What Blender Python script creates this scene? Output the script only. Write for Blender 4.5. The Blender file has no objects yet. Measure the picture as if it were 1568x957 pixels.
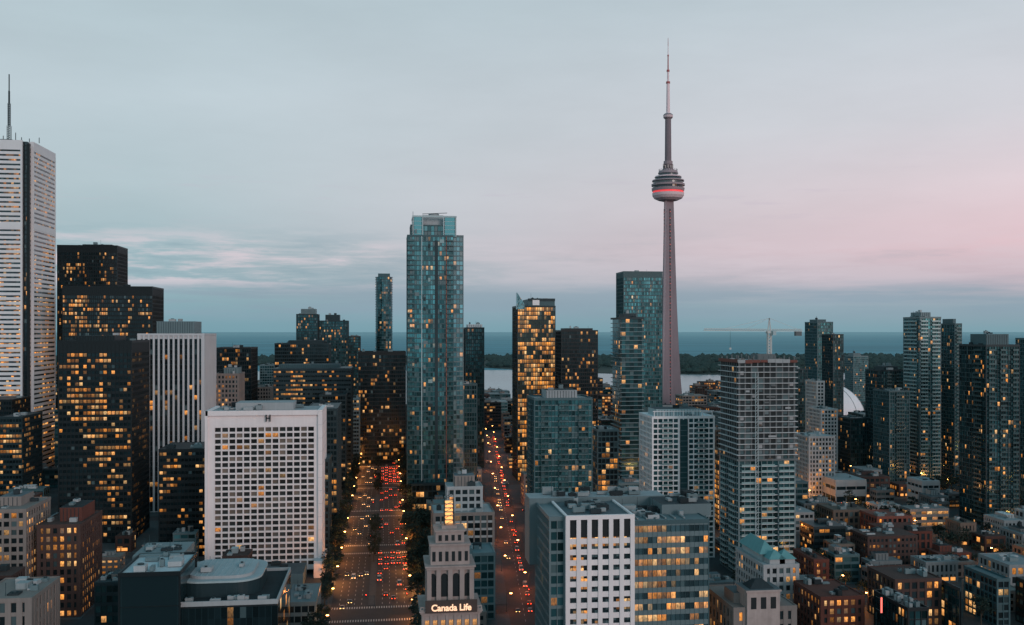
import bpy, math, random
from mathutils import Vector, noise
random.seed(11)
SC=bpy.context.scene
TH=math.radians(7.3); CAMZ=130.0
# ---------------------------------------------------------------- placement helpers (image pixel column/row + chosen depth -> metres)
def gx(b,G): return G*math.tan(TH+math.atan((b-784)/1500))
def dep(b,D):
    t=(b-784)/1500; return D*(math.cos(TH)-t*math.sin(TH))
def elev(e,D): return CAMZ+(507-e)/1500*D
def plot(L,R,e,D,d):
    G=dep((L+R)/2,D)
    if L>=592: x0,x1=gx(L,G+d),gx(R,G)
    elif R<=592: x0,x1=gx(L,G),gx(R,G+d)
    else: x0,x1=gx(L,G),gx(R,G)
    return (x0,x1,G,G+d),elev(e,D)
def S(r,g,b):
    f=lambda c:(c/255/12.92) if c/255<=.04045 else ((c/255+.055)/1.055)**2.4
    return (f(r),f(g),f(b),1)
# ---------------------------------------------------------------- node helpers
class N:
    def __init__(s,nt): s.nt=nt
    def new(s,t,**k):
        n=s.nt.nodes.new(t)
        for a,v in k.items(): setattr(n,a,v)
        return n
    def set(s,sock,v):
        if isinstance(v,bpy.types.NodeSocket): s.nt.links.new(v,sock)
        elif v is not None: sock.default_value=v
    def m(s,op,a,b=None,c=None,clamp=False):
        n=s.new('ShaderNodeMath',operation=op); n.use_clamp=clamp
        s.set(n.inputs[0],a)
        if b is not None: s.set(n.inputs[1],b)
        if c is not None: s.set(n.inputs[2],c)
        return n.outputs[0]
    def mix(s,f,a,b,blend='MIX'):
        n=s.new('ShaderNodeMix',data_type='RGBA',blend_type=blend)
        s.set(n.inputs[0],f); s.set(n.inputs[6],a); s.set(n.inputs[7],b)
        return n.outputs[2]
    def comb(s,x,y,z):
        n=s.new('ShaderNodeCombineXYZ'); s.set(n.inputs[0],x); s.set(n.inputs[1],y); s.set(n.inputs[2],z); return n.outputs[0]
    def sep(s,v):
        n=s.new('ShaderNodeSeparateXYZ'); s.set(n.inputs[0],v); return n.outputs
    def noise(s,v,scale,detail=3,rough=.5):
        n=s.new('ShaderNodeTexNoise'); s.set(n.inputs['Vector'],v); n.inputs['Scale'].default_value=scale
        n.inputs['Detail'].default_value=detail; n.inputs['Roughness'].default_value=rough; return n.outputs[0]
    def wn(s,v):
        n=s.new('ShaderNodeTexWhiteNoise',noise_dimensions='3D'); s.set(n.inputs[0],v); return n.outputs
    def rng(s,v,a,b,c,d):
        n=s.new('ShaderNodeMapRange'); s.set(n.inputs[0],v)
        for i,q in enumerate((a,b,c,d)): n.inputs[i+1].default_value=q
        return n.outputs[0]
def newmat(name):
    m=bpy.data.materials.new(name); m.use_nodes=True
    nt=m.node_tree; p=nt.nodes['Principled BSDF']; return m,N(nt),p
def wall(name,col,rough=.85,var=.25,scale=.08,spec=.3,metal=0,ov=.12):
    m,n,p=newmat(name)
    pos=n.new('ShaderNodeNewGeometry').outputs['Position']
    a=n.noise(pos,scale,4,.6)
    x=n.sep(pos); st=n.noise(n.comb(n.m('MULTIPLY',x[0],1.0),n.m('MULTIPLY',x[1],1.0),n.m('MULTIPLY',x[2],.06)),.9,2)
    oi=n.new('ShaderNodeObjectInfo').outputs['Random']
    f=n.m('ADD',n.m('MULTIPLY',a,var*1.4),n.m('MULTIPLY',st,var*1.0))
    f=n.m('ADD',f,1-var*1.2)
    f=n.m('MULTIPLY',f,n.rng(oi,0,1,1-ov,1+ov))
    c=n.mix(1.0,(*col[:3],1),f,'MULTIPLY')
    n.set(p.inputs['Base Color'],c); p.inputs['Roughness'].default_value=rough
    p.inputs['Specular IOR Level'].default_value=spec; p.inputs['Metallic'].default_value=metal
    return m
def glass(name,tint,lit,warm=(1,.34,.05),es=1.0,metal=.5,rough=.12,blind=.12,mull=.05,span=0.0,spcol=(.015,.034,.04),tilt=.012,grp=6,zone=1.0,cool=(1,.60,.25),bv=.35,bcol=(.11,.17,.18)):
    m,n,p=newmat(name)
    uv=n.new('ShaderNodeUVMap').outputs[0]; s=n.sep(uv)
    fu=n.m('FLOOR',s[0]); fv=n.m('FLOOR',s[1]); ru=n.m('FRACT',s[0]); rv=n.m('FRACT',s[1])
    seed=n.m('MULTIPLY',n.new('ShaderNodeObjectInfo').outputs['Random'],97.0)
    cell=n.comb(fu,fv,seed); w=n.wn(cell); w2=n.wn(n.comb(n.m('FLOOR',n.m('DIVIDE',fu,grp)),n.m('ADD',fv,31.5),seed))[0]
    wc=n.sep(w[1])
    z=n.noise(cell,.13,2)
    zf=n.rng(z,.40,.62,.12 if zone else 1,1.9 if zone else 1)
    pr=n.m('MULTIPLY',n.m('MULTIPLY',n.m('ADD',n.m('MULTIPLY',n.m('POWER',w2,2.2),2.6),.12),lit),zf)
    on=n.m('LESS_THAN',w[0],pr)
    inw=n.m('MULTIPLY',n.m('GREATER_THAN',ru,mull),n.m('LESS_THAN',ru,1-mull))
    inw=n.m('MULTIPLY',inw,n.m('GREATER_THAN',rv,span))
    w3=n.sep(n.wn(n.comb(fv,fu,n.m('ADD',seed,5.0)))[1])
    det=n.noise(n.comb(n.m('MULTIPLY',s[0],3.0),n.m('MULTIPLY',s[1],2.2),seed),1.6,2)
    br=n.m('MULTIPLY',n.m('ADD',n.m('MULTIPLY',n.m('POWER',w3[0],1.8),1.1),.16),n.rng(det,.3,.7,.35,1.3))
    br=n.m('MULTIPLY',br,n.rng(rv,.1,.95,.45,1.3))
    em=n.m('MULTIPLY',n.m('MULTIPLY',on,inw),n.m('MULTIPLY',br,es))
    n.set(p.inputs['Emission Color'],n.mix(n.m('POWER',w3[1],1.8),(*warm,1),(*cool,1)))
    n.set(p.inputs['Emission Strength'],em)
    base=n.mix(1.0,(*tint,1),n.rng(w3[2],0,1,1-bv,1+bv),'MULTIPLY')
    big=n.noise(n.comb(fu,n.m('MULTIPLY',fv,.35),seed),.22,3,.6)
    base=n.mix(1.0,base,n.rng(big,.3,.7,.45,1.5),'MULTIPLY')
    bl=n.m('LESS_THAN',wc[1],blind)
    base=n.mix(n.m('MULTIPLY',bl,n.rng(wc[2],0,1,.2,.9)),base,(*bcol,1))
    base=n.mix(inw,(*spcol,1),base)
    n.set(p.inputs['Base Color'],base)
    n.set(p.inputs['Metallic'],n.m('MULTIPLY',inw,n.m('MULTIPLY',n.m('SUBTRACT',1.0,n.m('MULTIPLY',bl,.7)),metal)))
    p.inputs['Roughness'].default_value=rough
    g=n.new('ShaderNodeNewGeometry').outputs['Normal']
    v=n.new('ShaderNodeVectorMath',operation='SUBTRACT'); n.set(v.inputs[0],w[1]); v.inputs[1].default_value=(.5,.5,.5)
    v2=n.new('ShaderNodeVectorMath',operation='SCALE'); n.set(v2.inputs[0],v.outputs[0]); v2.inputs['Scale'].default_value=tilt
    v3=n.new('ShaderNodeVectorMath',operation='ADD'); n.set(v3.inputs[0],v2.outputs[0]); n.set(v3.inputs[1],g)
    v4=n.new('ShaderNodeVectorMath',operation='NORMALIZE'); n.set(v4.inputs[0],v3.outputs[0])
    n.set(p.inputs['Normal'],v4.outputs[0])
    m.cycles.emission_sampling='NONE'
    return m
def glow(name,col,st,sample='NONE'):
    m,n,p=newmat(name); p.inputs['Base Color'].default_value=(*col,1)
    p.inputs['Emission Color'].default_value=(*col,1); p.inputs['Emission Strength'].default_value=st
    m.cycles.emission_sampling=sample; return m
# ---------------------------------------------------------------- mesh collector
class Mesh:
    def __init__(s): s.v=[];s.f=[];s.mi=[];s.uv=[];s.mats=[]
    def mat(s,m):
        if m not in s.mats: s.mats.append(m)
        return s.mats.index(m)
    def face(s,pts,m,uvs=None):
        b=len(s.v); s.v+=pts; s.f.append(tuple(range(b,b+len(pts)))); s.mi.append(s.mat(m))
        s.uv+= uvs if uvs else [(p[0],p[2]) for p in pts]
    def box(s,x0,x1,y0,y1,z0,z1,m,mt=None,bottom=True):
        A=(x0,y0,z0);B=(x1,y0,z0);C=(x1,y1,z0);D=(x0,y1,z0);E=(x0,y0,z1);F=(x1,y0,z1);G=(x1,y1,z1);H=(x0,y1,z1)
        b=len(s.v); s.v+=[A,B,C,D,E,F,G,H]; k=s.mat(m); kt=s.mat(mt or m)
        fs=[(0,1,5,4),(1,2,6,5),(2,3,7,6),(3,0,4,7),(4,5,6,7)]
        if bottom: fs.append((3,2,1,0))
        for i,f in enumerate(fs):
            s.f.append(tuple(b+j for j in f)); s.mi.append(kt if i==4 else k)
            s.uv+=[(0,0),(1,0),(1,1),(0,1)]
    def core(s,x0,x1,y0,y1,z0,z1,m,nx,ny,nf):
        P=[(x0,y0),(x1,y0),(x1,y1),(x0,y1)]
        for i in range(4):
            a,b=P[i],P[(i+1)%4]; nn=nx if i%2==0 else ny; o=i*200+3
            s.face([(a[0],a[1],z0),(b[0],b[1],z0),(b[0],b[1],z1),(a[0],a[1],z1)],m,[(o,0),(o+nn,0),(o+nn,nf),(o,nf)])
    def prism(s,P,z0,z1,m,mt=None,nf=1,cell=3.0,caps=True):
        u=3.0
        for i in range(len(P)):
            a,b=P[i],P[(i+1)%len(P)]; L=math.hypot(b[0]-a[0],b[1]-a[1])/cell
            s.face([(a[0],a[1],z0),(b[0],b[1],z0),(b[0],b[1],z1),(a[0],a[1],z1)],m,[(u,0),(u+L,0),(u+L,nf),(u,nf)]); u+=L
        if caps:
            s.face([(p[0],p[1],z1) for p in P],mt or m); s.face([(p[0],p[1],z0) for p in reversed(P)],mt or m)
    def cyl(s,cx,cy,z0,z1,r0,r1,m,n=10,cap=True):
        a=[(cx+r0*math.cos(2*math.pi*i/n),cy+r0*math.sin(2*math.pi*i/n),z0) for i in range(n)]
        b=[(cx+r1*math.cos(2*math.pi*i/n),cy+r1*math.sin(2*math.pi*i/n),z1) for i in range(n)]
        for i in range(n): s.face([a[i],a[(i+1)%n],b[(i+1)%n],b[i]],m)
        if cap: s.face(b,m); s.face(a[::-1],m)
    def beam(s,p,q,r,m):
        p=Vector(p);q=Vector(q);d=(q-p).normalized(); up=Vector((0,0,1)) if abs(d.z)<.9 else Vector((1,0,0))
        a=d.cross(up).normalized()*r; b=d.cross(a).normalized()*r
        A=[p+a+b,p-a+b,p-a-b,p+a-b];B=[q+a+b,q-a+b,q-a-b,q+a-b]
        for i in range(4): s.face([tuple(A[i]),tuple(A[(i+1)%4]),tuple(B[(i+1)%4]),tuple(B[i])],m)
        s.face([tuple(x) for x in A[::-1]],m); s.face([tuple(x) for x in B],m)
    def hip(s,x0,x1,y0,y1,z0,h,m,inset=None):
        w=x1-x0;d=y1-y0; k=inset if inset is not None else min(w,d)/2*.98
        a=[(x0,y0,z0),(x1,y0,z0),(x1,y1,z0),(x0,y1,z0)]
        kx=min(k,w/2*.98);ky=min(k,d/2*.98)
        b=[(x0+kx,y0+ky,z0+h),(x1-kx,y0+ky,z0+h),(x1-kx,y1-ky,z0+h),(x0+kx,y1-ky,z0+h)]
        for i in range(4): s.face([a[i],a[(i+1)%4],b[(i+1)%4],b[i]],m)
        s.face(b,m)
    def data(s,name):
        me=bpy.data.meshes.new(name); me.from_pydata(s.v,[],s.f)
        for m in s.mats: me.materials.append(m)
        me.polygons.foreach_set('material_index',s.mi)
        l=me.uv_layers.new(name='UVMap'); l.data.foreach_set('uv',[c for u in s.uv for c in u]); me.update(); return me
    def obj(s,name,parent=None,data=None):
        o=bpy.data.objects.new(name,data or s.data(name)); SC.collection.objects.link(o)
        if parent: o.parent=parent
        return o
def empty(name,loc=(0,0,0)):
    o=bpy.data.objects.new(name,None); o.empty_display_size=1; o.location=loc; SC.collection.objects.link(o); return o
FOOT=[]
# ---------------------------------------------------------------- materials
WHITE=wall('white_marble',(.80,.79,.80),.6,.12)
PINKW=wall('precast_white',(.76,.70,.70),.8,.14,.15)
LIGHTC=wall('light_concrete',(.38,.40,.41),.85,.25)
SLABC=wall('fresh_slab_concrete',(.50,.52,.53),.85,.3,.2)
CONC=wall('grey_concrete',(.15,.165,.17),.9,.35)
MAUVE=wall('tower_concrete',(.25,.20,.22),.85,.22,.03)
BLACK=wall('black_steel',(.008,.015,.018),.45,.2,spec=.3)
DTEAL=wall('dark_teal_metal',(.016,.038,.046),.5,.2,spec=.3)
TEALM=wall('teal_metal_panel',(.042,.10,.115),.5,.2,spec=.4)
GREYM=wall('grey_metal_panel',(.13,.19,.205),.5,.2,spec=.4)
PALEM=wall('pale_metal_panel',(.38,.48,.50),.5,.2,spec=.4)
BEIGE=wall('beige_stone',(.23,.20,.185),.85,.3)
STONE=wall('limestone',(.38,.31,.29),.85,.4,.3)
BRICK=wall('red_brick',(.15,.055,.042),.9,.35,ov=.35)
BRICK2=wall('brown_brick',(.07,.042,.037),.9,.35,ov=.3)
BRICK3=wall('buff_brick',(.15,.12,.10),.9,.35,ov=.3)
GREYB=wall('grey_render',(.20,.225,.235),.9,.35,ov=.45)
COPPER=wall('green_copper_roof',(.13,.31,.32),.6,.3)
ROOF=wall('gravel_roof',(.085,.108,.118),.95,.5,.15,ov=.45)
ROOFW=wall('white_membrane_roof',(.42,.47,.49),.8,.3,.12,ov=.3)
ROOFD=wall('dark_tar_roof',(.025,.036,.041),.9,.5,.15,ov=.3)
HVACM=wall('galvanised_unit',(.27,.31,.32),.55,.3,.5)
BALU=wall('balcony_glass',(.05,.11,.12),.2,.2,spec=.6,metal=.3)
BALUP=wall('balcony_glass_pale',(.24,.36,.37),.25,.2,spec=.6,metal=.2)
SHOP=glow('shopfront_light',(1,.40,.10),.9)
G_BLACK=glass('glass_black',(.012,.027,.032),.15,es=.95,metal=.3,blind=.03,mull=.04)
G_BLACKB=glass('glass_black_busy',(.012,.027,.032),.40,es=1.1,metal=.3,blind=.04,mull=.03,grp=5)
G_STRIP=glass('glass_strip',(.018,.036,.043),.08,es=.9,metal=.4,blind=.05,mull=.0,grp=5)
G_MARB=glass('glass_strip_bank',(.02,.04,.048),.30,es=1.0,metal=.4,blind=.05,mull=.0,grp=7)
G_TEAL=glass('glass_teal',(.06,.20,.22),.05,es=1.0,metal=.65,blind=.22,mull=.06,bv=.6)
G_TEALD=glass('glass_teal_dark',(.030,.10,.113),.075,es=1.0,metal=.55,blind=.13,mull=.06,bv=.55)
G_TEALP=glass('glass_teal_pale',(.12,.27,.30),.05,es=.9,metal=.6,blind=.25,mull=.06,bcol=(.25,.32,.33),bv=.55)
G_GOLD=glass('glass_gold',(.06,.075,.06),1.4,es=1.2,metal=.5,blind=.1,mull=.05,warm=(1,.34,.045),grp=7)
G_GOLDF=glass('glass_gold_full',(.06,.07,.06),2.4,es=1.35,metal=.5,blind=.1,mull=.10,warm=(1,.32,.045),zone=0)
G_PUNCH=glass('window_punched',(.022,.038,.044),.18,es=1.1,metal=.3,blind=.15,mull=.04)
G_PUNCHB=glass('window_punched_busy',(.022,.038,.044),.42,es=1.15,metal=.3,blind=.15,mull=.04)
G_OPEN=glass('open_floor_shade',(.016,.025,.028),.015,es=.6,metal=.05,rough=.8,blind=.15,mull=.0)  # dark sheet standing in for the shade inside unfinished open floors
HOTELG=glass('hotel_window',(.04,.045,.045),.10,es=1.0,metal=.25,blind=.25,mull=.03,zone=0,bcol=(.28,.23,.19))
# ---------------------------------------------------------------- generic tower
def clutter(M,x0,x1,y0,y1,z,n,mat=None):
    w=x1-x0;d=y1-y0
    if w<6 or d<6: return
    for i in range(n):
        a=random.uniform(1.2,min(5,w*.25));b=random.uniform(1.2,min(5,d*.25));h=random.uniform(.8,2.6)
        x=random.uniform(x0+1.2,x1-1.2-a);y=random.uniform(y0+1.2,y1-1.2-b); mm=mat or random.choice([HVACM,GREYM,LIGHTC,ROOFD])
        M.box(x,x+a,y,y+b,z+.25,z+.25+h,mm); M.box(x+.2,x+.5,y+.2,y+.5,z-.1,z+.3,DTEAL); M.box(x+a-.5,x+a-.2,y+b-.5,y+b-.2,z-.1,z+.3,DTEAL)
        if random.random()<.5: M.cyl(x+a/2,y+b/2,z+.2+h,z+h+.7,min(a,b)*.3,min(a,b)*.3,DTEAL,8)
        if random.random()<.25: M.beam((x-.4,y,z),(x-.4,y,z+random.uniform(3,6)),.07,DTEAL)
def tower(name,fp,h,fh=3.7,bay=3.0,band=.9,bpr=.25,pw=.35,ppr=.4,wallm=DTEAL,gl=G_TEALD,roof=ROOF,z0=0,par=1.1,pent=None,pentm=None,balc=None,balm=BALU,single=False,ncl=5,bands=True,wtop=0,slabm=None,reg=True,every=1,parent=None,shop=0):
    x0,x1,y0,y1=fp
    if reg: FOOT.append(fp)
    if single:
        A=Mesh(); P={'c':A,'f':A,'r':A}
    else: P={'c':Mesh(),'f':Mesh(),'r':Mesh()}
    c,f,r=P['c'],P['f'],P['r']
    nf=max(1,round((h-wtop-z0)/fh)); fh=(h-wtop-z0)/nf
    nx=max(1,round((x1-x0)/bay)); ny=max(1,round((y1-y0)/bay))
    c.core(x0,x1,y0,y1,z0,h,gl,nx,ny,(h-z0)/fh)
    if bands:
        for k in range(1,nf+1):
            zc=z0+k*fh
            f.box(x0-bpr,x1+bpr,y0-bpr,y1+bpr,zc-band/2,zc+band/2,slabm or wallm)
    if wtop>0: f.box(x0-bpr-.02,x1+bpr+.02,y0-bpr-.02,y1+bpr+.02,h-wtop+band/2-.05,h,wallm)
    f.box(x0-bpr-.05,x1+bpr+.05,y0-bpr-.05,y1+bpr+.05,z0,z0+.8,wallm)
    if shop:
        xx=x0+.8
        while xx<x1-3:
            ww=random.uniform(1.5,3.5)
            if random.random()<shop: f.box(xx,xx+ww,y0-ppr-.1,y0-.02,1.0,2.7,SHOP)
            xx+=ww+random.uniform(.8,3)
    if pw>0:
        for i in range(every,nx,every):
            x=x0+(x1-x0)*i/nx
            f.box(x-pw/2,x+pw/2,y0-ppr,y0+.05,z0,h+.05,wallm); f.box(x-pw/2,x+pw/2,y1-.05,y1+ppr,z0,h+.05,wallm)
        for i in range(every,ny,every):
            y=y0+(y1-y0)*i/ny
            f.box(x0-ppr,x0+.05,y-pw/2,y+pw/2,z0,h+.05,wallm); f.box(x1-.05,x1+ppr,y-pw/2,y+pw/2,z0,h+.05,wallm)
        for (a,b) in ((x0-ppr,y0-ppr),(x1-pw,y0-ppr),(x1-pw,y1-pw),(x0-ppr,y1-pw)):
            f.box(a,a+pw+ppr,b,b+pw+ppr,z0,h+.09,wallm)
    q=max(bpr,ppr)+.06; t=.4
    r.box(x0-q+t,x1+q-t,y0-q+t,y1+q-t,h-.3,h+.15,roof)
    f.box(x0-q,x1+q,y0-q,y0-q+t,h-.35,h+par,wallm); f.box(x0-q,x1+q,y1+q-t,y1+q,h-.35,h+par,wallm)
    f.box(x0-q,x0-q+t,y0-q+t,y1+q-t,h-.35,h+par-.01,wallm); f.box(x1+q-t,x1+q,y0-q+t,y1+q-t,h-.35,h+par-.01,wallm)
    if pent:
        fw,fd,ph=pent; w=(x1-x0)*fw;d=(y1-y0)*fd; cx=(x0+x1)/2+(x1-x0)*(1-fw)*random.uniform(-.3,.3);cy=(y0+y1)/2+(y1-y0)*(1-fd)*.15
        pm=pentm or wallm
        r.box(cx-w/2,cx+w/2,cy-d/2,cy+d/2,h,h+ph,pm,roof)
        n=int(w/1.6)
        for i in range(n): r.box(cx-w/2+i*w/n,cx-w/2+i*w/n+.25,cy-d/2-.12,cy-d/2+.02,h+.5,h+ph-.4,DTEAL)
        clutter(r,cx-w/2,cx+w/2,cy-d/2,cy+d/2,h+ph,2)
    clutter(r,x0,x1,y0,y1,h+.15,ncl)
    if balc:
        for (side,a,b) in balc:
            for k in range(1,nf):
                z=z0+k*fh
                if side=='f':
                    X0=x0+(x1-x0)*a;X1=x0+(x1-x0)*b; f.box(X0,X1,y0-1.7,y0-.1,z-.11,z+.11,slabm or wallm); f.box(X0+.03,X1-.03,y0-1.66,y0-1.6,z+.1,z+1.15,balm)
                else:
                    Y0=y0+(y1-y0)*a;Y1=y0+(y1-y0)*b; X=x0 if side=='l' else x1; sg=-1 if side=='l' else 1
                    xa,xb=sorted((X+sg*1.7,X+sg*.1)); f.box(xa,xb,Y0,Y1,z-.11,z+.11,slabm or wallm)
                    xa,xb=sorted((X+sg*1.66,X+sg*1.6)); f.box(xa,xb,Y0+.03,Y1-.03,z+.1,z+1.15,balm)
    if single: return c.obj(name)
    e=parent or empty(name)
    c.obj('windows',e); f.obj('walls',e); r.obj('roof',e)
    return e
def H(name,L,R,e,D,d=30,**k):
    fp,h=plot(L,R,e,D,d); return tower(name,fp,h,**k)
# ================================================================= LEFT SIDE
def marble_tower():
    fp,h=plot(-75,88,214,863,72); x0,x1,y0,y1=fp; FOOT.append(fp); E=empty('marble_office_tower')
    c=Mesh();f=Mesh();r=Mesh(); nf=72; fh=h/nf
    i=3.2
    c.core(x0+i,x1-i,y0+i,y1-i,0,h-1,G_STRIP,40,40,nf)
    n=7.5
    def ring(a,z0,z1,m):
        f.box(x0+n,x1-n,y0-a,y0+3.4,z0,z1,m); f.box(x0+n,x1-n,y1-3.4,y1+a,z0,z1,m)
        f.box(x0-a,x0+3.4,y0+n,y1-n,z0,z1,m); f.box(x1-3.4,x1+a,y0+n,y1-n,z0,z1,m)
    c2=Mesh()
    for (A,B,nn) in (((x0+n,y0-.02),(x1-n,y0-.02),24),((x1+.02,y0+n),(x1+.02,y1-n),24),((x1-n,y1+.02),(x0+n,y1+.02),24),((x0-.02,y1-n),(x0-.02,y0+n),24)):
        u=A[0]//7
        c2.face([(A[0],A[1],0),(B[0],B[1],0),(B[0],B[1],h-2),(A[0],A[1],h-2)],G_MARB,[(u,0),(u+nn,0),(u+nn,nf),(u,nf)])
    for k in range(nf):
        z=k*fh
        ring(.3,z-.1,z+fh*.58,WHITE)
    ring(.45,h-8.5,h,WHITE); ring(.42,h*.74,h*.74+3.6,WHITE)
    for k in range(1,nf): 
        z=k*fh; f.box(x0+i-.15,x1-i+.15,y0+i-.15,y1-i+.15,z-.35,z+.35,BLACK)
    for (a,b) in ((x0+1.2,y0+1.2),(x1-3.4,y0+1.2),(x1-3.4,y1-3.4),(x0+1.2,y1-3.4)):
        f.box(a,a+2.2,b,b+2.2,0,h-3,BLACK)
    for sx in (x0+n,x1-n): f.box(sx-.7,sx+.7,y0-.5,y0+2,0,h+.1,WHITE)
    for sy in (y0+n,y1-n): f.box(x1-2,x1+.5,sy-.7,sy+.7,0,h+.1,WHITE)
    r.box(x0+4,x1-4,y0+4,y1-4,h-1,h-.4,ROOF); clutter(r,x0+8,x1-8,y0+8,y1-8,h-.4,26,HVACM)
    r.box(x0+18,x1-22,y0+18,y1-18,h-.5,h+4,GREYM)
    G=y0+8; mx=gx(14,G)
    ztop=elev(110,863)
    for (za,zb,rr) in ((h,h+14,1.3),(h+14,h+34,.8),(h+34,h+45,.4),(h+45,ztop,.18)):
        if zb>za:
            for q in range(4):
                sx=(1 if q in(0,1) else -1)*rr; sy=(1 if q in(0,3) else -1)*rr; r.beam((mx+sx,G+sy,za),(mx+sx,G+sy,zb),.2,DTEAL)
            s=za
            while s<zb-1: r.beam((mx-rr,G-rr,s),(mx+rr,G-rr,min(zb,s+2)),.13,DTEAL); r.beam((mx-rr,G+rr,s),(mx+rr,G-rr,min(zb,s+2)),.13,DTEAL); s+=2
    for (bx,hh) in ((24,9),(33,5),(5,6),(60,5),(45,4)): r.beam((gx(bx,G+5),G+5,h),(gx(bx,G+5),G+5,h+hh),.25,DTEAL)
    c2.obj('windows',E); c.obj('corner_windows',E); f.obj('walls',E); r.obj('roof_and_mast',E)
marble_tower()
H('black_office_tower',88,195,377,1010,40,wallm=BLACK,gl=G_BLACK,fh=3.8,bay=1.8,band=1.1,pw=.25,wtop=6,pent=(.5,.5,3))
H('black_office_tower',96,250,440,900,45,wallm=BLACK,gl=G_BLACKB,fh=3.8,bay=1.8,band=1.3,pw=.25,wtop=7)
H('black_office_tower',90,228,524,600,45,wallm=BLACK,gl=G_BLACKB,fh=3.55,bay=2.3,band=1.6,pw=.4,wtop=6,pent=(.55,.6,4))
H('fluted_office_tower',213,329,513,705,48,wallm=wall('fluted_white_stone',(.56,.57,.59),.8,.15),slabm=DTEAL,gl=G_STRIP,fh=3.7,bay=3.4,band=.6,bpr=.1,pw=1.3,ppr=1.0,wtop=3,pent=(.6,.6,10),pentm=GREYM)
H('dark_office_block',244,332,690,565,35,wallm=BLACK,gl=G_BLACKB,fh=3.7,bay=2,band=1.9,pw=.2,roof=ROOFD)
H('dark_office_block',0,64,640,690,40,wallm=DTEAL,gl=G_BLACKB,fh=3.7,bay=2,band=1.6,pw=.2)
H('dark_office_block',-60,46,614,760,40,wallm=BLACK,gl=G_BLACK,fh=3.7,bay=2,band=1.6,pw=.2)
H('stone_office_building',-30,76,783,440,32,wallm=BEIGE,gl=G_PUNCHB,fh=3.8,bay=3.2,band=1.5,pw=.9,pent=(.5,.5,5),roof=ROOF)
H('brick_office_building',58,155,806,445,34,wallm=BRICK2,gl=G_PUNCHB,fh=3.6,bay=3.0,band=1.4,pw=1.3,pent=(.55,.6,7),pentm=BRICK,roof=ROOFD)
H('stone_courthouse',-40,90,920,350,30,wallm=BEIGE,gl=G_PUNCH,fh=5,bay=4,band=1.4,pw=2,roof=ROOFD,ncl=12)
H('black_glass_office',330,394,534,900,45,wallm=BLACK,gl=G_BLACK,fh=3.8,bay=2,band=1.1,pw=.2)
H('stone_office_tower',328,374,574,760,30,wallm=BEIGE,gl=G_PUNCHB,fh=3.6,bay=2.6,band=1.5,pw=1.1,pent=(.6,.6,5),pentm=GREYM)
H('stone_office_tower',390,420,594,980,30,wallm=BEIGE,gl=G_PUNCH,fh=3.6,bay=2.6,band=1.5,pw=1.1)
H('condo_tower',398,424,560,1200,30,wallm=GREYM,gl=G_TEALD,fh=3.2,bay=3)
H('glass_office_tower',454,489,482,1300,35,wallm=DTEAL,gl=G_TEALD,fh=3.7,bay=2,pent=(.7,.7,8),pentm=GREYM)
H('glass_office_tower',489,534,492,1320,35,wallm=DTEAL,gl=G_TEALD,fh=3.7,bay=2,pent=(.5,.7,9))
H('dark_office_tower',530,552,516,1330,35,wallm=BLACK,gl=G_TEALD,fh=3.7,bay=2)
H('dark_office_tower',421,506,527,1050,35,wallm=DTEAL,gl=G_BLACK,fh=3.8,bay=2,band=1.2,pw=.2,pent=(.7,.6,4))
H('dark_office_block',419,540,566,830,45,wallm=DTEAL,gl=G_BLACKB,fh=3.8,bay=2,band=2.2,pw=.15,pent=(.8,.6,4),pentm=TEALM)
H('black_glass_office',549,621,540,960,40,wallm=BLACK,gl=G_BLACK,fh=3.8,bay=2,band=1.1,pw=.2,wtop=2)
H('gold_lit_office',553,577,600,940,20,wallm=BRICK3,gl=G_GOLDF,fh=3.7,bay=2.2,band=.7,pw=.25) if False else H('gold_lit_office',553,577,600,1060,30,wallm=BRICK3,gl=G_GOLDF,fh=3.7,bay=2.2,band=.7,pw=.25)
H('brown_stone_tower',578,608,600,1080,30,wallm=BRICK3,gl=G_PUNCH,fh=3.6,bay=2.3,band=1.5,pw=1)
H('dark_office_block',470,522,628,620,55,wallm=DTEAL,gl=G_BLACK,fh=3.7,bay=2,band=1.2,pw=.3)
H('dark_office_block',490,533,606,800,55,wallm=DTEAL,gl=G_BLACK,fh=3.7,bay=2,band=1.2,pw=.3)
H('office_block',510,552,612,930,50,wallm=GREYM,gl=G_STRIP,fh=3.7,bay=2.4,band=1.6,pw=.3)
H('office_block',470,507,706,545,25,wallm=DTEAL,gl=G_BLACK,fh=3.7,bay=2.4,band=1.2,pw=.3)
def round_tower(name,b,w,e,D,gl,wm):
    G=dep(b,D); cx=gx(b,G); r=w/2/1500*D; h=elev(e,D); E=empty(name); c=Mesh();f=Mesh()
    P=[(cx+r*math.cos(a*math.pi/16)*1.0,G+r+r*1.4*math.sin(a*math.pi/16)) for a in range(32)]
    nf=int(h/3.4); c.prism(P,0,h,gl,ROOF,nf,3)
    for k in range(nf+1):
        Q=[(cx+(r+.5)*math.cos(a*math.pi/16),G+r+(r+.5)*1.4*math.sin(a*math.pi/16)) for a in range(32)]
        f.prism(Q,k*h/nf-.25,k*h/nf+.2,wm)
    f.box(cx-r*.7,cx+r*.7,G+r*.4,G+r*1.6,h,h+5,wm); FOOT.append((cx-r,cx+r,G,G+2*r))
    c.obj('windows',E); f.obj('floor_bands',E)
round_tower('curved_glass_tower',588,26,424,1350,G_TEALD,TEALM)
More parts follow.
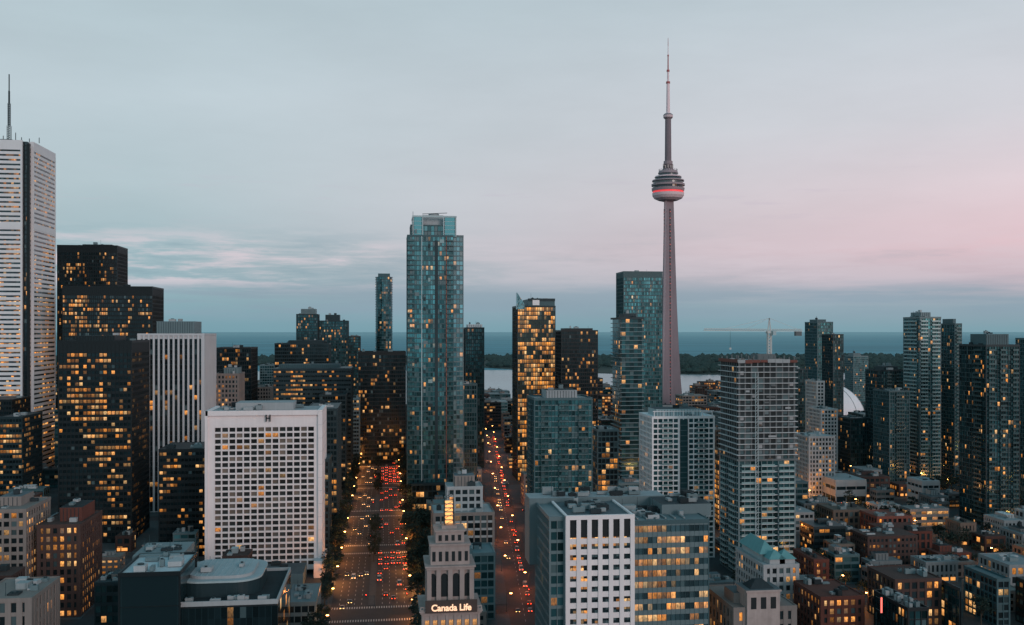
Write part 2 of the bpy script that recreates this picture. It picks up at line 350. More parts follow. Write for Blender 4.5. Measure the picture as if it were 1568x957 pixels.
# ---- hotel slab with punched grid
def hotel():
    fp,h=plot(315,500,630,520,36); x0,x1,y0,y1=fp; FOOT.append(fp); E=empty('hotel_tower')
    w=Mesh();g=Mesh();f=Mesh()
    sc=520/1500; wx0=x0+12.5*sc; wx1=x1-12*sc; zt=elev(653,520); zb=elev(868,520)
    w.box(x0,wx0,y0,y1,zb-2,h,PINKW); w.box(wx1,x1,y0,y1,zb-2,h,PINKW); w.box(wx0,wx1,y0+.01,y1-.01,zt,h-.01,PINKW)
    w.box(wx0,wx1,y0+.01,y1-.01,zb-2,zb,PINKW)
    w.box(x1-2.2,x1+.01,y0-1.6,y1+.01,6,h+.6,PINKW)
    w.box(x0-.3,x0+1.2,y0-1.2,y1,0,h+.6,PINKW)
    w.box(x0+3,x1-3,y0+5,y1-2,0,zb-2,DTEAL)
    for i in range(9): 
        x=x0+3+(x1-x0-6)*i/8; w.box(x-.7,x+.7,y0+.3,y0+2,0,zb-2,PINKW)
    n=14;m=24
    g.face([(wx0,y0+1.1,zb),(wx1,y0+1.1,zb),(wx1,y0+1.1,zt),(wx0,y0+1.1,zt)],HOTELG,[(3,0),(3+n,0),(3+n,m),(3,m)])
    g.face([(wx1,y1-.9,zb),(wx0,y1-.9,zb),(wx0,y1-.9,zt),(wx1,y1-.9,zt)],HOTELG,[(33,0),(33+n,0),(33+n,m),(33,m)])
    for i in range(n+1):
        x=wx0+(wx1-wx0)*i/n; f.box(x-.33,x+.33,y0-.03,y0+1.2,zb,zt,PINKW)
    for k in range(m+1):
        z=zb+(zt-zb)*k/m; f.box(wx0,wx1,y0+.12,y0+1.3,z-.45,z+.45,PINKW)
    for k in range(12):
        z=10+k*7; f.box(x1-2.2,x1+.03,y0-1.62,y1+.03,z,z+.12,LIGHTC)
    w.box(x0,x1-2.2,y0-1.2,y0+.0,h-2,h+.6,PINKW)
    r=Mesh(); r.box(x0+2,x1-3,y0+1,y1-1,h-.2,h+.1,ROOFW); r.box(x0+14,x1-16,y0+9,y1-9,h,h+4,LIGHTC); clutter(r,x0+3,x1-4,y0+2,y1-2,h+.1,14)
    w.prism([(x1-4,y0-8),(x1+.3,y0-8),(x1+1.2,y0-2),(x1+1.2,y1),(x1-4,y1)],0,9,PINKW,ROOFW)
    cx=gx(411,y0); zc=elev(640,520); s=1.3
    sg=Mesh(); sg.box(cx-s,cx-s*.5,y0-1.5,y0-1.2,zc-s*1.4,zc+s*1.4,BLACK); sg.box(cx+s*.5,cx+s,y0-1.5,y0-1.2,zc-s*1.4,zc+s*1.4,BLACK); sg.box(cx-s*.5,cx+s*.5,y0-1.49,y0-1.2,zc-.3,zc+.3,BLACK)
    w.obj('walls',E);g.obj('windows',E);f.obj('window_grid',E);r.obj('roof',E);sg.obj('sign_letter',E)
    p=Mesh(); p.box(x0,x1-8,y0-26,y0-2,0,7,GREYM,ROOF)
    FOOT.append((x0,x1,y0-26,y0)); clutter(p,x0,x1-8,y0-26,y0-2,7,8); p.obj('podium',E)
hotel()
H('dark_theatre_block',183,300,880,345,30,wallm=BLACK,gl=G_BLACK,fh=12,bay=30,band=.2,pw=.2,roof=ROOFW,ncl=9)
H('mechanical_block',205,296,855,372,22,wallm=GREYM,gl=G_STRIP,fh=5,bay=5,band=3,roof=ROOF,ncl=14,reg=False)
def opera():
    fp,h=plot(250,445,925,350,48); x0,x1,y0,y1=fp; FOOT.append(fp); E=empty('opera_house'); w=Mesh()
    w.box(x0,x1,y0,y1,0,h,BLACK,ROOFD); 
    for (a,b,c,d) in ((x0-.1,x1+.1,y0-.1,y0+.5),(x0-.1,x1+.1,y1-.5,y1+.1),(x0-.1,x0+.5,y0+.5,y1-.5),(x1-.5,x1+.1,y0+.5,y1-.5)): w.box(a,b,c,d,h-.5,h+1.2,LIGHTC)
    def rr(ax,bx,ay,by,r):
        P=[]
        for (cx,cy,s) in ((bx-r,ay+r,-90),(bx-r,by-r,0),(ax+r,by-r,90),(ax+r,ay+r,180)):
            for q in range(9): a=math.radians(s+q*11.25); P.append((cx+r*math.cos(a),cy+r*math.sin(a)))
        return P
    w.prism(rr(x0+2,x1-8,y0+10,y1-4,9),h,h+5.2,DTEAL,ROOFW)
    w.prism(rr(x0+1.6,x1-7.6,y0+9.6,y1-3.6,9.4),h+5.2,h+5.9,PALEM,ROOFW)
    w.prism(rr(x0+5,x1-11,y0+13,y1-7,7),h+5.9,h+7.0,LIGHTC,ROOFW)
    for i in range(9): xx=x0+8+i*(x1-x0-22)/8; w.box(xx,xx+.25,y0+14,y1-8,h+7.0,h+7.15,PALEM)
    clutter(w,x0+8,x1-14,y0+15,y1-9,h+7.0,3,LIGHTC); clutter(w,x0+2,x1-2,y0+1,y0+9,h,9)
    w.obj('hall_and_roof',E)
    g=Mesh(); g.core(x0-.05,x1+.05,y0-.05,y1+.05,0,h-1.2,G_BLACK,18,12,8); g.obj('windows',E)
opera()
H('podium_block',440,490,925,420,30,wallm=GREYM,gl=G_STRIP,fh=4,bay=3,band=1.6,roof=ROOFW,ncl=10)
# ================================================================= CENTRE
def hotel_glass():
    fp,h=plot(623,694,362,720,26); E=empty('glass_hotel_tower')
    tower('x',fp,h,wallm=TEALM,gl=G_TEAL,fh=3.55,bay=1.7,band=.7,pw=.16,ppr=.3,wtop=0,balc=[('f',.0,.14),('f',.86,1.0)],parent=E)
    x0,x1,y0,y1=fp
    tower('x',(x1+.4,gx(708,y0+12),y0+6,y1+8),elev(362,726),wallm=GREYM,gl=G_TEALP,fh=3.55,bay=2.2,band=.9,pw=.2,parent=E)
    tower('x',(x0+2.5,x1-1.5,y0+2,y1-2),elev(345,720),z0=h,wallm=TEALM,gl=G_TEAL,fh=4,bay=2.4,band=.5,pw=.3,par=.6,parent=E,reg=False)
    m=Mesh(); zt=elev(330,720); zb=h
    a,b=x0+4,x1+2
    for x in (a,a+7,b-9,b): m.box(x-.35,x+.35,y0+.4,y0+1,zb,zt,PALEM); m.box(x-.35,x+.35,y1-1,y1-.4,zb,zt,PALEM)
    m.box(a-.5,b+.5,y0+.3,y0+1.1,zt-1.2,zt,PALEM); m.box(a-.5,b+.5,y1-1.1,y1-.3,zt-1.2,zt,PALEM); m.box(a-.5,a+.5,y0+1.1,y1-1.1,zt-1.2,zt-.02,PALEM); m.box(b-.5,b+.5,y0+1.1,y1-1.1,zt-1.2,zt-.02,PALEM)
    for (xa,xb) in ((a+.4,a+6.6),(b-8.6,b-.4)):
        m.box(xa,xb,y0+.6,y0+.7,zb,zt-1.2,G_TEAL)
        for q in range(4): m.box(xa,xb,y0+.5,y0+.58,zb+2+q*3,zb+2.3+q*3,PALEM)
    m.box(a+7,b-9,y0+6,y1-6,zb,zt+1,LIGHTC); m.cyl((a+b)/2,y0+12,zt+1,zt+2.5,4,4,HVACM,14)
    m.beam((a,y0+2,zt),(a,y0+2,zt+3),.15,DTEAL); m.beam((a+7,y0+8,zt+2),(b-6,y0+8,zt+3),.2,DTEAL)
    m.box(x1-5.4,x1-4.7,y0-.75,y0,20,h,wall('bronze_fin',(.22,.09,.07),.5)); m.box(x0+10,x0+10.6,y0-.7,y0,20,h,PALEM)
    m.box(x0+20,x0+22.2,y0-.62,y0-.02,20,h-3,DTEAL)
    for k in range(52):
        if random.random()<.55: z=24+k*3.55; xx=x0+random.choice([5.2,11.5,15,23.5]); m.box(xx,xx+random.choice([1.6,3.2]),y0-.5,y0-.35,z+.4,z+3.1,random.choice([BALU,GREYM,DTEAL,DTEAL,BALUP]))
    m.obj('crown_frame',E)
    tower('x',(x0+3,gx(716,y0),y0-7,y0-1.9),elev(742,715),wallm=DTEAL,gl=G_BLACKB,fh=4,bay=3,parent=E,reg=False)
hotel_glass()
H('slim_glass_tower',709,741,503,930,30,wallm=DTEAL,gl=G_TEALD,fh=3.5,bay=2,band=.8,pent=(.8,.6,4),pentm=WHITE)
H('slim_glass_tower',697,730,590,760,20,wallm=TEALM,gl=G_TEALD,fh=3.5,bay=2,band=.8)
def gold_tower():
    fp,h=plot(785,850,470,850,34); x0,x1,y0,y1=fp; E=empty('gold_lit_glass_tower')
    tower('x',fp,h,wallm=DTEAL,gl=G_GOLD,fh=3.8,bay=1.9,band=.8,pw=.3,ppr=.35,parent=E,wtop=0)
    m=Mesh(); zt=elev(458,850)
    m.box(x0+9,x1-.2,y0+.3,y1-.5,h,zt,TEALM,ROOF); m.box(x0+9,x1,y0-.2,y0+.25,zt-1.6,zt+.6,DTEAL)
    P=[(x0-.5,y0-.5),(x0+6,y0-.5),(x0+6,y0+7),(x0-.5,y0+7)]
    za=elev(448,850); zb=elev(466,850)
    for i in range(4):
        a,b=P[i],P[(i+1)%4]; ha=za if i in(0,3) else zb; hb=za if (i+1)%4 in(0,3) else zb
        m.face([(a[0],a[1],h-2),(b[0],b[1],h-2),(b[0],b[1],hb),(a[0],a[1],ha)],G_TEALP)
    m.face([(P[0][0],P[0][1],za),(P[1][0],P[1][1],zb),(P[2][0],P[2][1],zb),(P[3][0],P[3][1],za)],G_TEALP)
    m.box(x0+13,x0+19,y0-.5,y0-.2,h+1.5,zt-.8,WHITE); clutter(m,x0+10,x1,y0+1,y1-1,zt,6); m.obj('crown',E)
gold_tower()
H('dark_office_tower',851,915,507,1000,35,wallm=BLACK,gl=G_BLACK,fh=3.8,bay=2,band=1.0,pw=.2,pent=(.8,.6,3))
H('banded_condo_tower',938,983,488,750,30,wallm=DTEAL,slabm=GREYM,gl=G_TEALD,fh=3.3,bay=3,band=.5,bpr=1.3,pw=0,pent=(.6,.6,4))
H('green_glass_tower',944,1014,417,1000,32,wallm=TEALM,gl=G_TEAL,fh=3.7,bay=1.6,band=.9,pw=.12,wtop=5)
H('glass_condo_tower',808,906,612,560,28,wallm=TEALM,slabm=GREYM,gl=G_TEAL,fh=3.1,bay=1.9,band=.45,pw=.2,balc=[('f',.1,.25),('f',.42,.58),('f',.76,.92),('l',.2,.5)],pent=(.55,.6,5),pentm=LIGHTC)
H('lit_condo_block',903,946,660,610,24,wallm=GREYM,gl=G_PUNCHB,fh=3.4,bay=2.4,band=.8,pw=.3)
def white_condo():
    fp,h=plot(980,1093,640,560,28); x0,x1,y0,y1=fp; E=empty('white_condo_tower')
    tower('x',fp,h,wallm=WHITE,slabm=WHITE,gl=G_TEALD,fh=3.0,bay=3.1,band=.85,bpr=.3,pw=.5,ppr=.45,balc=[('f',.14,.30),('f',.70,.86)],balm=BALUP,pent=(.75,.6,4.5),pentm=PALEM,parent=E)
    m=Mesh(); c=(x0+x1)/2
    m.box(c-2.4,c+2.4,y0-.9,y0-.5,6,h-1,G_TEALD);  # dark strip on the front paints in the shade of a centre recess
    for k in range(int(h/3)-2): m.box(c-2.4,c+2.4,y0-1.1,y0-.88,7+k*3,7.5+k*3,TEALM)
    for sx in (c-2.7,c+2.4): m.box(sx,sx+.3,y0-1.3,y0-.4,0,h+1.6,WHITE)
    for i in range(7): xx=x0+1+i*(x1-x0-2)/6; m.box(xx-.25,xx+.25,y0-.3,y0+.2,h+1,h+3.6,WHITE)
    m.box(x0,x1,y0-.35,y0+.35,h+3.6,h+4.1,WHITE); m.obj('recess_shade_strip_and_crown',E)
white_condo()
def site_tower():
    fp,h=plot(1104,1217,553,520,28); x0,x1,y0,y1=fp; E=empty('tower_under_construction')
    zm=elev(705,520)
    tower('x',(x0,x1,y0,y1),zm,wallm=GREYM,slabm=SLABC,gl=G_TEALD,fh=3.0,bay=3,band=.45,bpr=.25,pw=.4,balc=[('f',.03,.3),('f',.38,.62),('f',.7,.97),('l',.1,.4),('l',.6,.9)],balm=BALUP,parent=E,par=.1,ncl=0)
    tower('x',(x0,x1,y0,y1),h,z0=zm,wallm=CONC,slabm=SLABC,gl=G_OPEN,fh=3.0,bay=3.4,band=.32,bpr=1.3,pw=.7,ppr=.2,parent=E,reg=False,par=.3,roof=CONC,ncl=0)
    m=Mesh(); RED=wall('formwork_red',(.20,.08,.065),.8)
    for i in range(12):
        x=x0+(x1-x0)*i/11; m.box(x-.3,x+.3,y0+.5,y0+1.1,h,h+random.uniform(1.5,3.4),CONC); m.box(x-.3,x+.3,y1-2,y1-1.4,h,h+random.uniform(1.5,3.5),CONC)
    for i in range(8):
        xa=x0-1+(x1-x0+2)*i/8; m.box(xa,xa+(x1-x0+2)/8-.2,y0-1.45,y0-1.3,h-.6-random.uniform(0,.6),h+random.uniform(.6,1.2),random.choice([RED,RED,LIGHTC]))
    m.box(x0-1.45,x0-1.3,y0-1.3,y1,h-.8,h+1,RED)
    m.box((x0+x1)/2-2,(x0+x1)/2+8,y0+8,y0+18,h,h+3.5,CONC)
    for i in range(16):
        x=random.uniform(x0+1,x1-4);y=random.uniform(y0+1,y1-4); m.box(x,x+random.uniform(1,3),y,y+random.uniform(.5,2),h+.2,h+random.uniform(.6,1.6),random.choice([BRICK3,CONC,HVACM]))
    nk=int((h-zm)/3)-1
    for k in range(nk):
        zz=zm+3*k
        for i in range(9):
            if random.random()<.55*(1-k/nk)+.04: xx=x0+(x1-x0)*i/9; m.box(xx+.5,xx+2.6,y0-.12,y0-.04,zz+.4,zz+2.3,random.choice([BALU,GREYM,TEALM,LIGHTC]))
        if random.random()<.5: xx=random.uniform(x0,x1-4); m.box(xx,xx+random.uniform(2,5),y0-1.2,y0-1.1,zz+.3,zz+1.3,random.choice([LIGHTC,CONC,BRICK3]))
    hx=x0+9
    for sx in(-.8,.8): m.beam((hx+sx,y0-2.4,0),(hx+sx,y0-2.4,h-6),.12,PALEM)
    z=1
    while z<h-8: m.beam((hx-.8,y0-2.4,z),(hx+.8,y0-2.4,z+1.6),.08,PALEM); z+=1.6
    m.obj('formwork',E)
    c=Mesh(); CR=wall('crane_paint',(.60,.60,.58),.6); E2=empty('tower_crane')
    cx=gx(1178,y0+14); cy=y0+14; zj=elev(507,532); zp=elev(487,532); r=.9
    for sx in (-r,r):
        for sy in (-r,r): c.beam((cx+sx,cy+sy,h),(cx+sx,cy+sy,zj),.2,CR)
    z=h
    while z<zj-1.6:
        for (a,b,cc,d) in ((-r,-r,r,-r),(r,-r,r,r),(r,r,-r,r),(-r,r,-r,-r)): c.beam((cx+a,cy+b,z),(cx+cc,cy+d,z+1.6),.11,CR); c.beam((cx+a,cy+b,z),(cx+cc,cy+d,z),.1,CR)
        z+=1.6
    c.box(cx-1.5,cx+1.5,cy-1.5,cy+1.5,zj-1.2,zj-.2,CR); c.box(cx+1,cx+2.8,cy-2.8,cy-1,zj-2.2,zj+.2,PALEM)
    xl=gx(1078,cy); xr=gx(1228,cy)
    def truss(xa,xb,z0,z1,w):
        n=int(abs(xb-xa)/1.4)
        for i in range(n):
            t0=i/n;t1=(i+1)/n; X0=xa+(xb-xa)*t0;X1=xa+(xb-xa)*t1;Z0=z0+(z1-z0)*t0;Z1=z0+(z1-z0)*t1
            for s in(-w,w): c.beam((X0,cy+s,Z0),(X1,cy+s,Z1),.13,CR); c.beam((X0,cy+s,Z0),((X0+X1)/2,cy,Z0+1.1),.07,CR); c.beam(((X0+X1)/2,cy,Z0+1.1),(X1,cy+s,Z1),.07,CR)
            c.beam((X0,cy,Z0+1.1),(X1,cy,Z1+1.1),.12,CR); c.beam((X0,cy-w,Z0),(X0,cy+w,Z0),.06,CR)
    truss(cx,xl,zj,zj+.3,.6); truss(cx,xr,zj,zj,.6)
    c.beam((cx-.8,cy,zj),(cx,cy,zp),.22,CR); c.beam((cx+.8,cy,zj),(cx,cy,zp),.22,CR)
    c.beam((cx,cy,zp),(cx+(xl-cx)*.7,cy,zj+1.2),.07,CR); c.beam((cx,cy,zp),(cx+(xl-cx)*.35,cy,zj+1.2),.07,CR); c.beam((cx,cy,zp),(xr-1,cy,zj+.5),.07,CR)
    c.box(xr-4,xr-.5,cy-1,cy+1,zj-2.6,zj-.2,CONC)
    tx=cx+(xl-cx)*.6; c.beam((tx,cy,zj),(tx,cy,zj-9),.05,DTEAL); c.box(tx-.5,tx+.5,cy-.3,cy+.3,zj-10,zj-9,CR)
    c.obj('lattice',E2)
site_tower()
# ---- communications tower
def comm_tower():
    D=1413; G=dep(1023,D); cx=gx(1023,G); cy=G; E=empty('observation_tower'); FOOT.append((cx-40,cx+40,cy-40,cy+40))
    zf=lambda y: elev(y,D)
    s=Mesh()
    hs=[(0,26,9),(20,21.5,8.6),(60,18,8.2),(110,15,7.8),(170,12.4,7.3),(231,10.4,6.9),(290,8.6,6.4),(zf(305),7.8,6.2)]
    def ring(z,R,rc):
        P=[]
        for k in range(3):
            a=math.radians(90+k*120+18); n=Vector((math.cos(a),math.sin(a),0)); t=Vector((-n.y,n.x,0)); w=2.3
            b=a-math.radians(60); P.append((cx+rc*.72*math.cos(b),cy+rc*.72*math.sin(b),z))
            q=n*rc*.8-t*w; P.append((cx+q.x,cy+q.y,z)); q=n*R-t*w*.7; P.append((cx+q.x,cy+q.y,z))
            q=n*R+t*w*.7; P.append((cx+q.x,cy+q.y,z)); q=n*rc*.8+t*w; P.append((cx+q.x,cy+q.y,z))
        return P
    R=[ring(*h) for h in hs]
    EDG=wall('tower_leg_edge_light',(.46,.34,.36),.8,.2,.03)  # pinkish edge light put into the colour of the leg ends
    for i in range(len(R)-1):
        for j in range(15): s.face([R[i][j],R[i][(j+1)%15],R[i+1][(j+1)%15],R[i+1][j]],EDG if j%5==2 else MAUVE)
    s.obj('shaft',E)
    LG=wall('lift_glass',(.03,.04,.05),.3); LRD=glow('lift_shaft_light',(1,.16,.14),.22)
    lt=Mesh()
    for k in range(3):
        a=math.radians(90+k*120+18-60)
        for i in range(60):
            z=25+i*4.7; rr=5.6; lt.box(cx+rr*math.cos(a)-.6,cx+rr*math.cos(a)+.6,cy+rr*math.sin(a)-.6,cy+rr*math.sin(a)+.6,z,z+3.6,LG)
            if i%2==0: lt.box(cx+rr*math.cos(a)-.65,cx+rr*math.cos(a)+.65,cy+rr*math.sin(a)-.65,cy+rr*math.sin(a)+.65,z+3.7,z+4.4,LRD)
    lt.obj('lift_glazing',E)
    def lathe(prof,name,n=40):
        M=Mesh()
        for i in range(len(prof)-1):
            z0,r0,_=prof[i]; z1,r1,m=prof[i+1]
            for k in range(n):
                a=2*math.pi*k/n;b=2*math.pi*(k+1)/n
                M.face([(cx+r0*math.cos(a),cy+r0*math.sin(a),z0),(cx+r0*math.cos(b),cy+r0*math.sin(b),z0),(cx+r1*math.cos(b),cy+r1*math.sin(b),z1),(cx+r1*math.cos(a),cy+r1*math.sin(a),z1)],m,[(k,i),(k+1,i),(k+1,i+1),(k,i+1)])
        M.obj(name,E)
    RW=wall('radome_white',(.80,.60,.62),.5,.05); RR=glow('pod_red_ring',(.85,.07,.08),.55); PD=wall('pod_dark_glass',(.03,.045,.055),.25,.2,spec=.8); PM=wall('pod_panel',(.36,.28,.30),.6,.1)
    PG=glass('pod_window',(.02,.03,.04),.5,es=.4,metal=.4,mull=.15,zone=0)
    z=lambda y: zf(y)
    lathe([(z(309),6,PM),(z(307),14,PM),(z(304),20,RW),(z(300),22.5,RW),(z(296),22.8,RW),(z(295),22.4,RR),(z(294.9),21.6,RR),(z(293),21.4,RR),(z(292.9),22.8,RW),(z(291.4),23.2,PM),(z(288.5),23.6,PM),(z(288.4),21.8,PD),(z(285),21.8,PG),(z(284.9),23.8,PM),(z(282),23.8,PM),(z(281.9),21.2,PD),(z(278),21,PD),(z(277.9),23,PM),(z(276),22.6,PM),(z(275.9),19,PD),(z(272),18,PD),(z(271.9),19.4,RW),(z(270),18.6,RW),(z(269.9),14,PD),(z(266),13.5,PD),(z(265.9),14.5,PM),(z(262),13.2,PM),(z(261.9),9,PD),(z(259),8.2,PM),(z(258.9),5,PM)],'main_pod')
    lathe([(z(262),6,MAUVE),(z(252),5.6,MAUVE),(z(251.9),6.6,PM),(z(247),6.6,PM),(z(246.9),4.9,MAUVE),(z(182),4.4,MAUVE),(z(181.9),5.2,PM),(z(180),6.9,PM),(z(176.5),7.2,RW),(z(175),6,PD),(z(173),3.6,RW),(z(172.9),2.9,RW)],'upper_shaft',12)
    RED=wall('mast_red',(.4,.10,.10),.5,.05)
    lathe([(z(173),2.9,RW),(z(150),2.6,RW),(z(149),2.6,RW),(z(128),2.3,RW),(z(127.9),3.0,RED),(z(125),3.0,RED),(z(124.9),1.5,RW),(z(110),1.4,RW),(z(109.9),2.2,RED),(z(107),2.2,RED),(z(106.9),.95,RW),(z(86),.8,RED),(z(85.9),1.2,RED),(z(84),1.2,RED),(z(83.9),.6,RED),(z(70),.5,RW),(z(58),.25,RED)],'antenna_mast',10)
    p=Mesh()
    for k in range(24):
        a=2*math.pi*k/24; p.beam((cx+13*math.cos(a),cy+13*math.sin(a),z(262)),(cx+13*math.cos(a),cy+13*math.sin(a),z(259)),.2,DTEAL)
    for k in range(10):
        a=2*math.pi*k/10; p.box(cx+6.4*math.cos(a)-1,cx+6.4*math.cos(a)+1,cy+6.4*math.sin(a)-1,cy+6.4*math.sin(a)+1,z(258),z(255)+random.uniform(0,4),PD)
    p.obj('microwave_dishes',E)
comm_tower()
def dome():
    D=1230; G=dep(1262,D); cx=gx(1258,G+55); M=Mesh(); R=56; WD=wall('dome_membrane',(.80,.78,.80),.6,.1)
    n=48;mm=10
    for j in range(mm):
        for i in range(n):
            def P(i,j):
                a=2*math.pi*i/n;b=math.pi/2*j/mm; return (cx+R*math.cos(b)*math.cos(a),G+60+R*math.cos(b)*math.sin(a),17+47*math.sin(b))
            M.face([P(i,j),P(i+1,j),P(i+1,j+1),P(i,j+1)],WD)
    for i in range(0,n,4):
        a=2*math.pi*i/n
        for j in range(mm):
            b0=math.pi/2*j/mm;b1=math.pi/2*(j+1)/mm; q=R+.3
            M.beam((cx+q*math.cos(b0)*math.cos(a),G+60+q*math.cos(b0)*math.sin(a),17+47.3*math.sin(b0)),(cx+q*math.cos(b1)*math.cos(a),G+60+q*math.cos(b1)*math.sin(a),17+47.3*math.sin(b1)),.3,LIGHTC)
    M.cyl(cx,G+60,0,16,R+4,R+4,LIGHTC,48); M.cyl(cx,G+60,13,17.5,R+5,R+5,glow('stadium_red_rim',(.8,.1,.12),.55),48)
    FOOT.append((cx-R-5,cx+R+40,G-90,G+130)); M.obj('domed_stadium')
dome()
# ================================================================= RIGHT
H('office_tower',1233,1275,494,1180,35,wallm=TEALM,gl=G_TEAL,fh=3.6,bay=2,band=.9,pent=(.6,.6,4))
H('dark_condo_tower',1259,1291,513,1100,28,wallm=DTEAL,gl=G_TEALD,fh=3.2,bay=2,band=.6)
H('condo_tower',1294,1329,546,1480,28,wallm=GREYM,gl=G_TEAL,fh=3.2,bay=2,band=.7,pent=(.5,.6,5))
H('dark_condo_tower',1200,1236,566,1000,28,wallm=DTEAL,gl=G_TEALD,fh=3.2,bay=2,band=.6)
H('stone_apartment_tower',1234,1262,585,900,24,wallm=LIGHTC,gl=G_PUNCH,fh=3.2,bay=2.8,band=1.2,pw=.9)
H('stone_apartment_tower',1238,1282,628,860,26,wallm=LIGHTC,gl=G_PUNCH,fh=3.2,bay=2.8,band=1.2,pw=.9)
H('white_apartment_block',1216,1278,670,760,28,wallm=LIGHTC,gl=G_PUNCH,fh=3.3,bay=2.7,band=1.3,pw=1.0)
H('dark_condo_block',1280,1330,642,900,30,wallm=DTEAL,gl=G_TEALD,fh=3.4,bay=2)
H('dark_condo_tower',1326,1386,568,880,28,wallm=DTEAL,slabm=TEALM,gl=G_TEALD,fh=3.1,bay=2,band=.5,balc=[('f',.2,.4),('f',.6,.8)],pent=(.6,.6,4))
H('condo_tower',1338,1392,600,800,26,wallm=TEALM,gl=G_TEALD,fh=3.1,bay=2,band=.6,balc=[('f',.3,.7)])
H('balcony_condo_tower',1384,1440,487,820,26,wallm=GREYM,slabm=GREYM,gl=G_TEAL,fh=3.1,bay=2.4,band=.4,pw=.25,balc=[('f',.0,.35),('f',.55,.95),('l',.1,.9)],balm=BALUP,pent=(.5,.6,5))
H('balcony_condo_tower',1436,1472,497,830,26,wallm=TEALM,slabm=GREYM,gl=G_TEALD,fh=3.1,bay=2.4,band=.5,pw=.25,balc=[('f',.1,.9)],pent=(.5,.6,5))
H('podium_block',1390,1438,740,700,20,wallm=LIGHTC,gl=G_STRIP,fh=6,bay=5,band=3.4)
H('glass_condo_tower',1470,1560,530,650,30,wallm=DTEAL,slabm=TEALM,gl=G_TEALD,fh=3.1,bay=2,band=.4,pw=.25,balc=[('f',.04,.22),('f',.4,.6),('f',.78,.96),('l',.1,.4)],pent=(.7,.6,8),pentm=TEALM)
H('glass_condo_tower',1556,1640,520,720,30,wallm=TEALM,slabm=TEALM,gl=G_TEALD,fh=3.1,bay=2,band=.5,pw=.3,balc=[('f',.0,.2)])
H('small_condo_block',1085,1106,690,640,22,wallm=BRICK3,gl=G_GOLD,fh=3.3,bay=3)
H('concrete_warehouse',1250,1326,740,740,34,wallm=LIGHTC,gl=G_STRIP,fh=8,bay=8,band=5,roof=ROOFW)
H('stone_apartment_block',661,756,788,480,26,wallm=BEIGE,slabm=LIGHTC,gl=G_PUNCHB,fh=3.5,bay=3.2,band=1.1,pw=.7,roof=ROOF,ncl=8)
H('stone_apartment_block',683,738,748,486,14,wallm=LIGHTC,gl=G_PUNCH,fh=3.5,bay=3.2,band=1.3,pw=.9,pent=(.6,.7,6),pentm=BEIGE,reg=False)
H('low_glass_block',700,757,850,440,20,wallm=GREYM,gl=G_TEALD,fh=3.6,bay=3,band=.9)
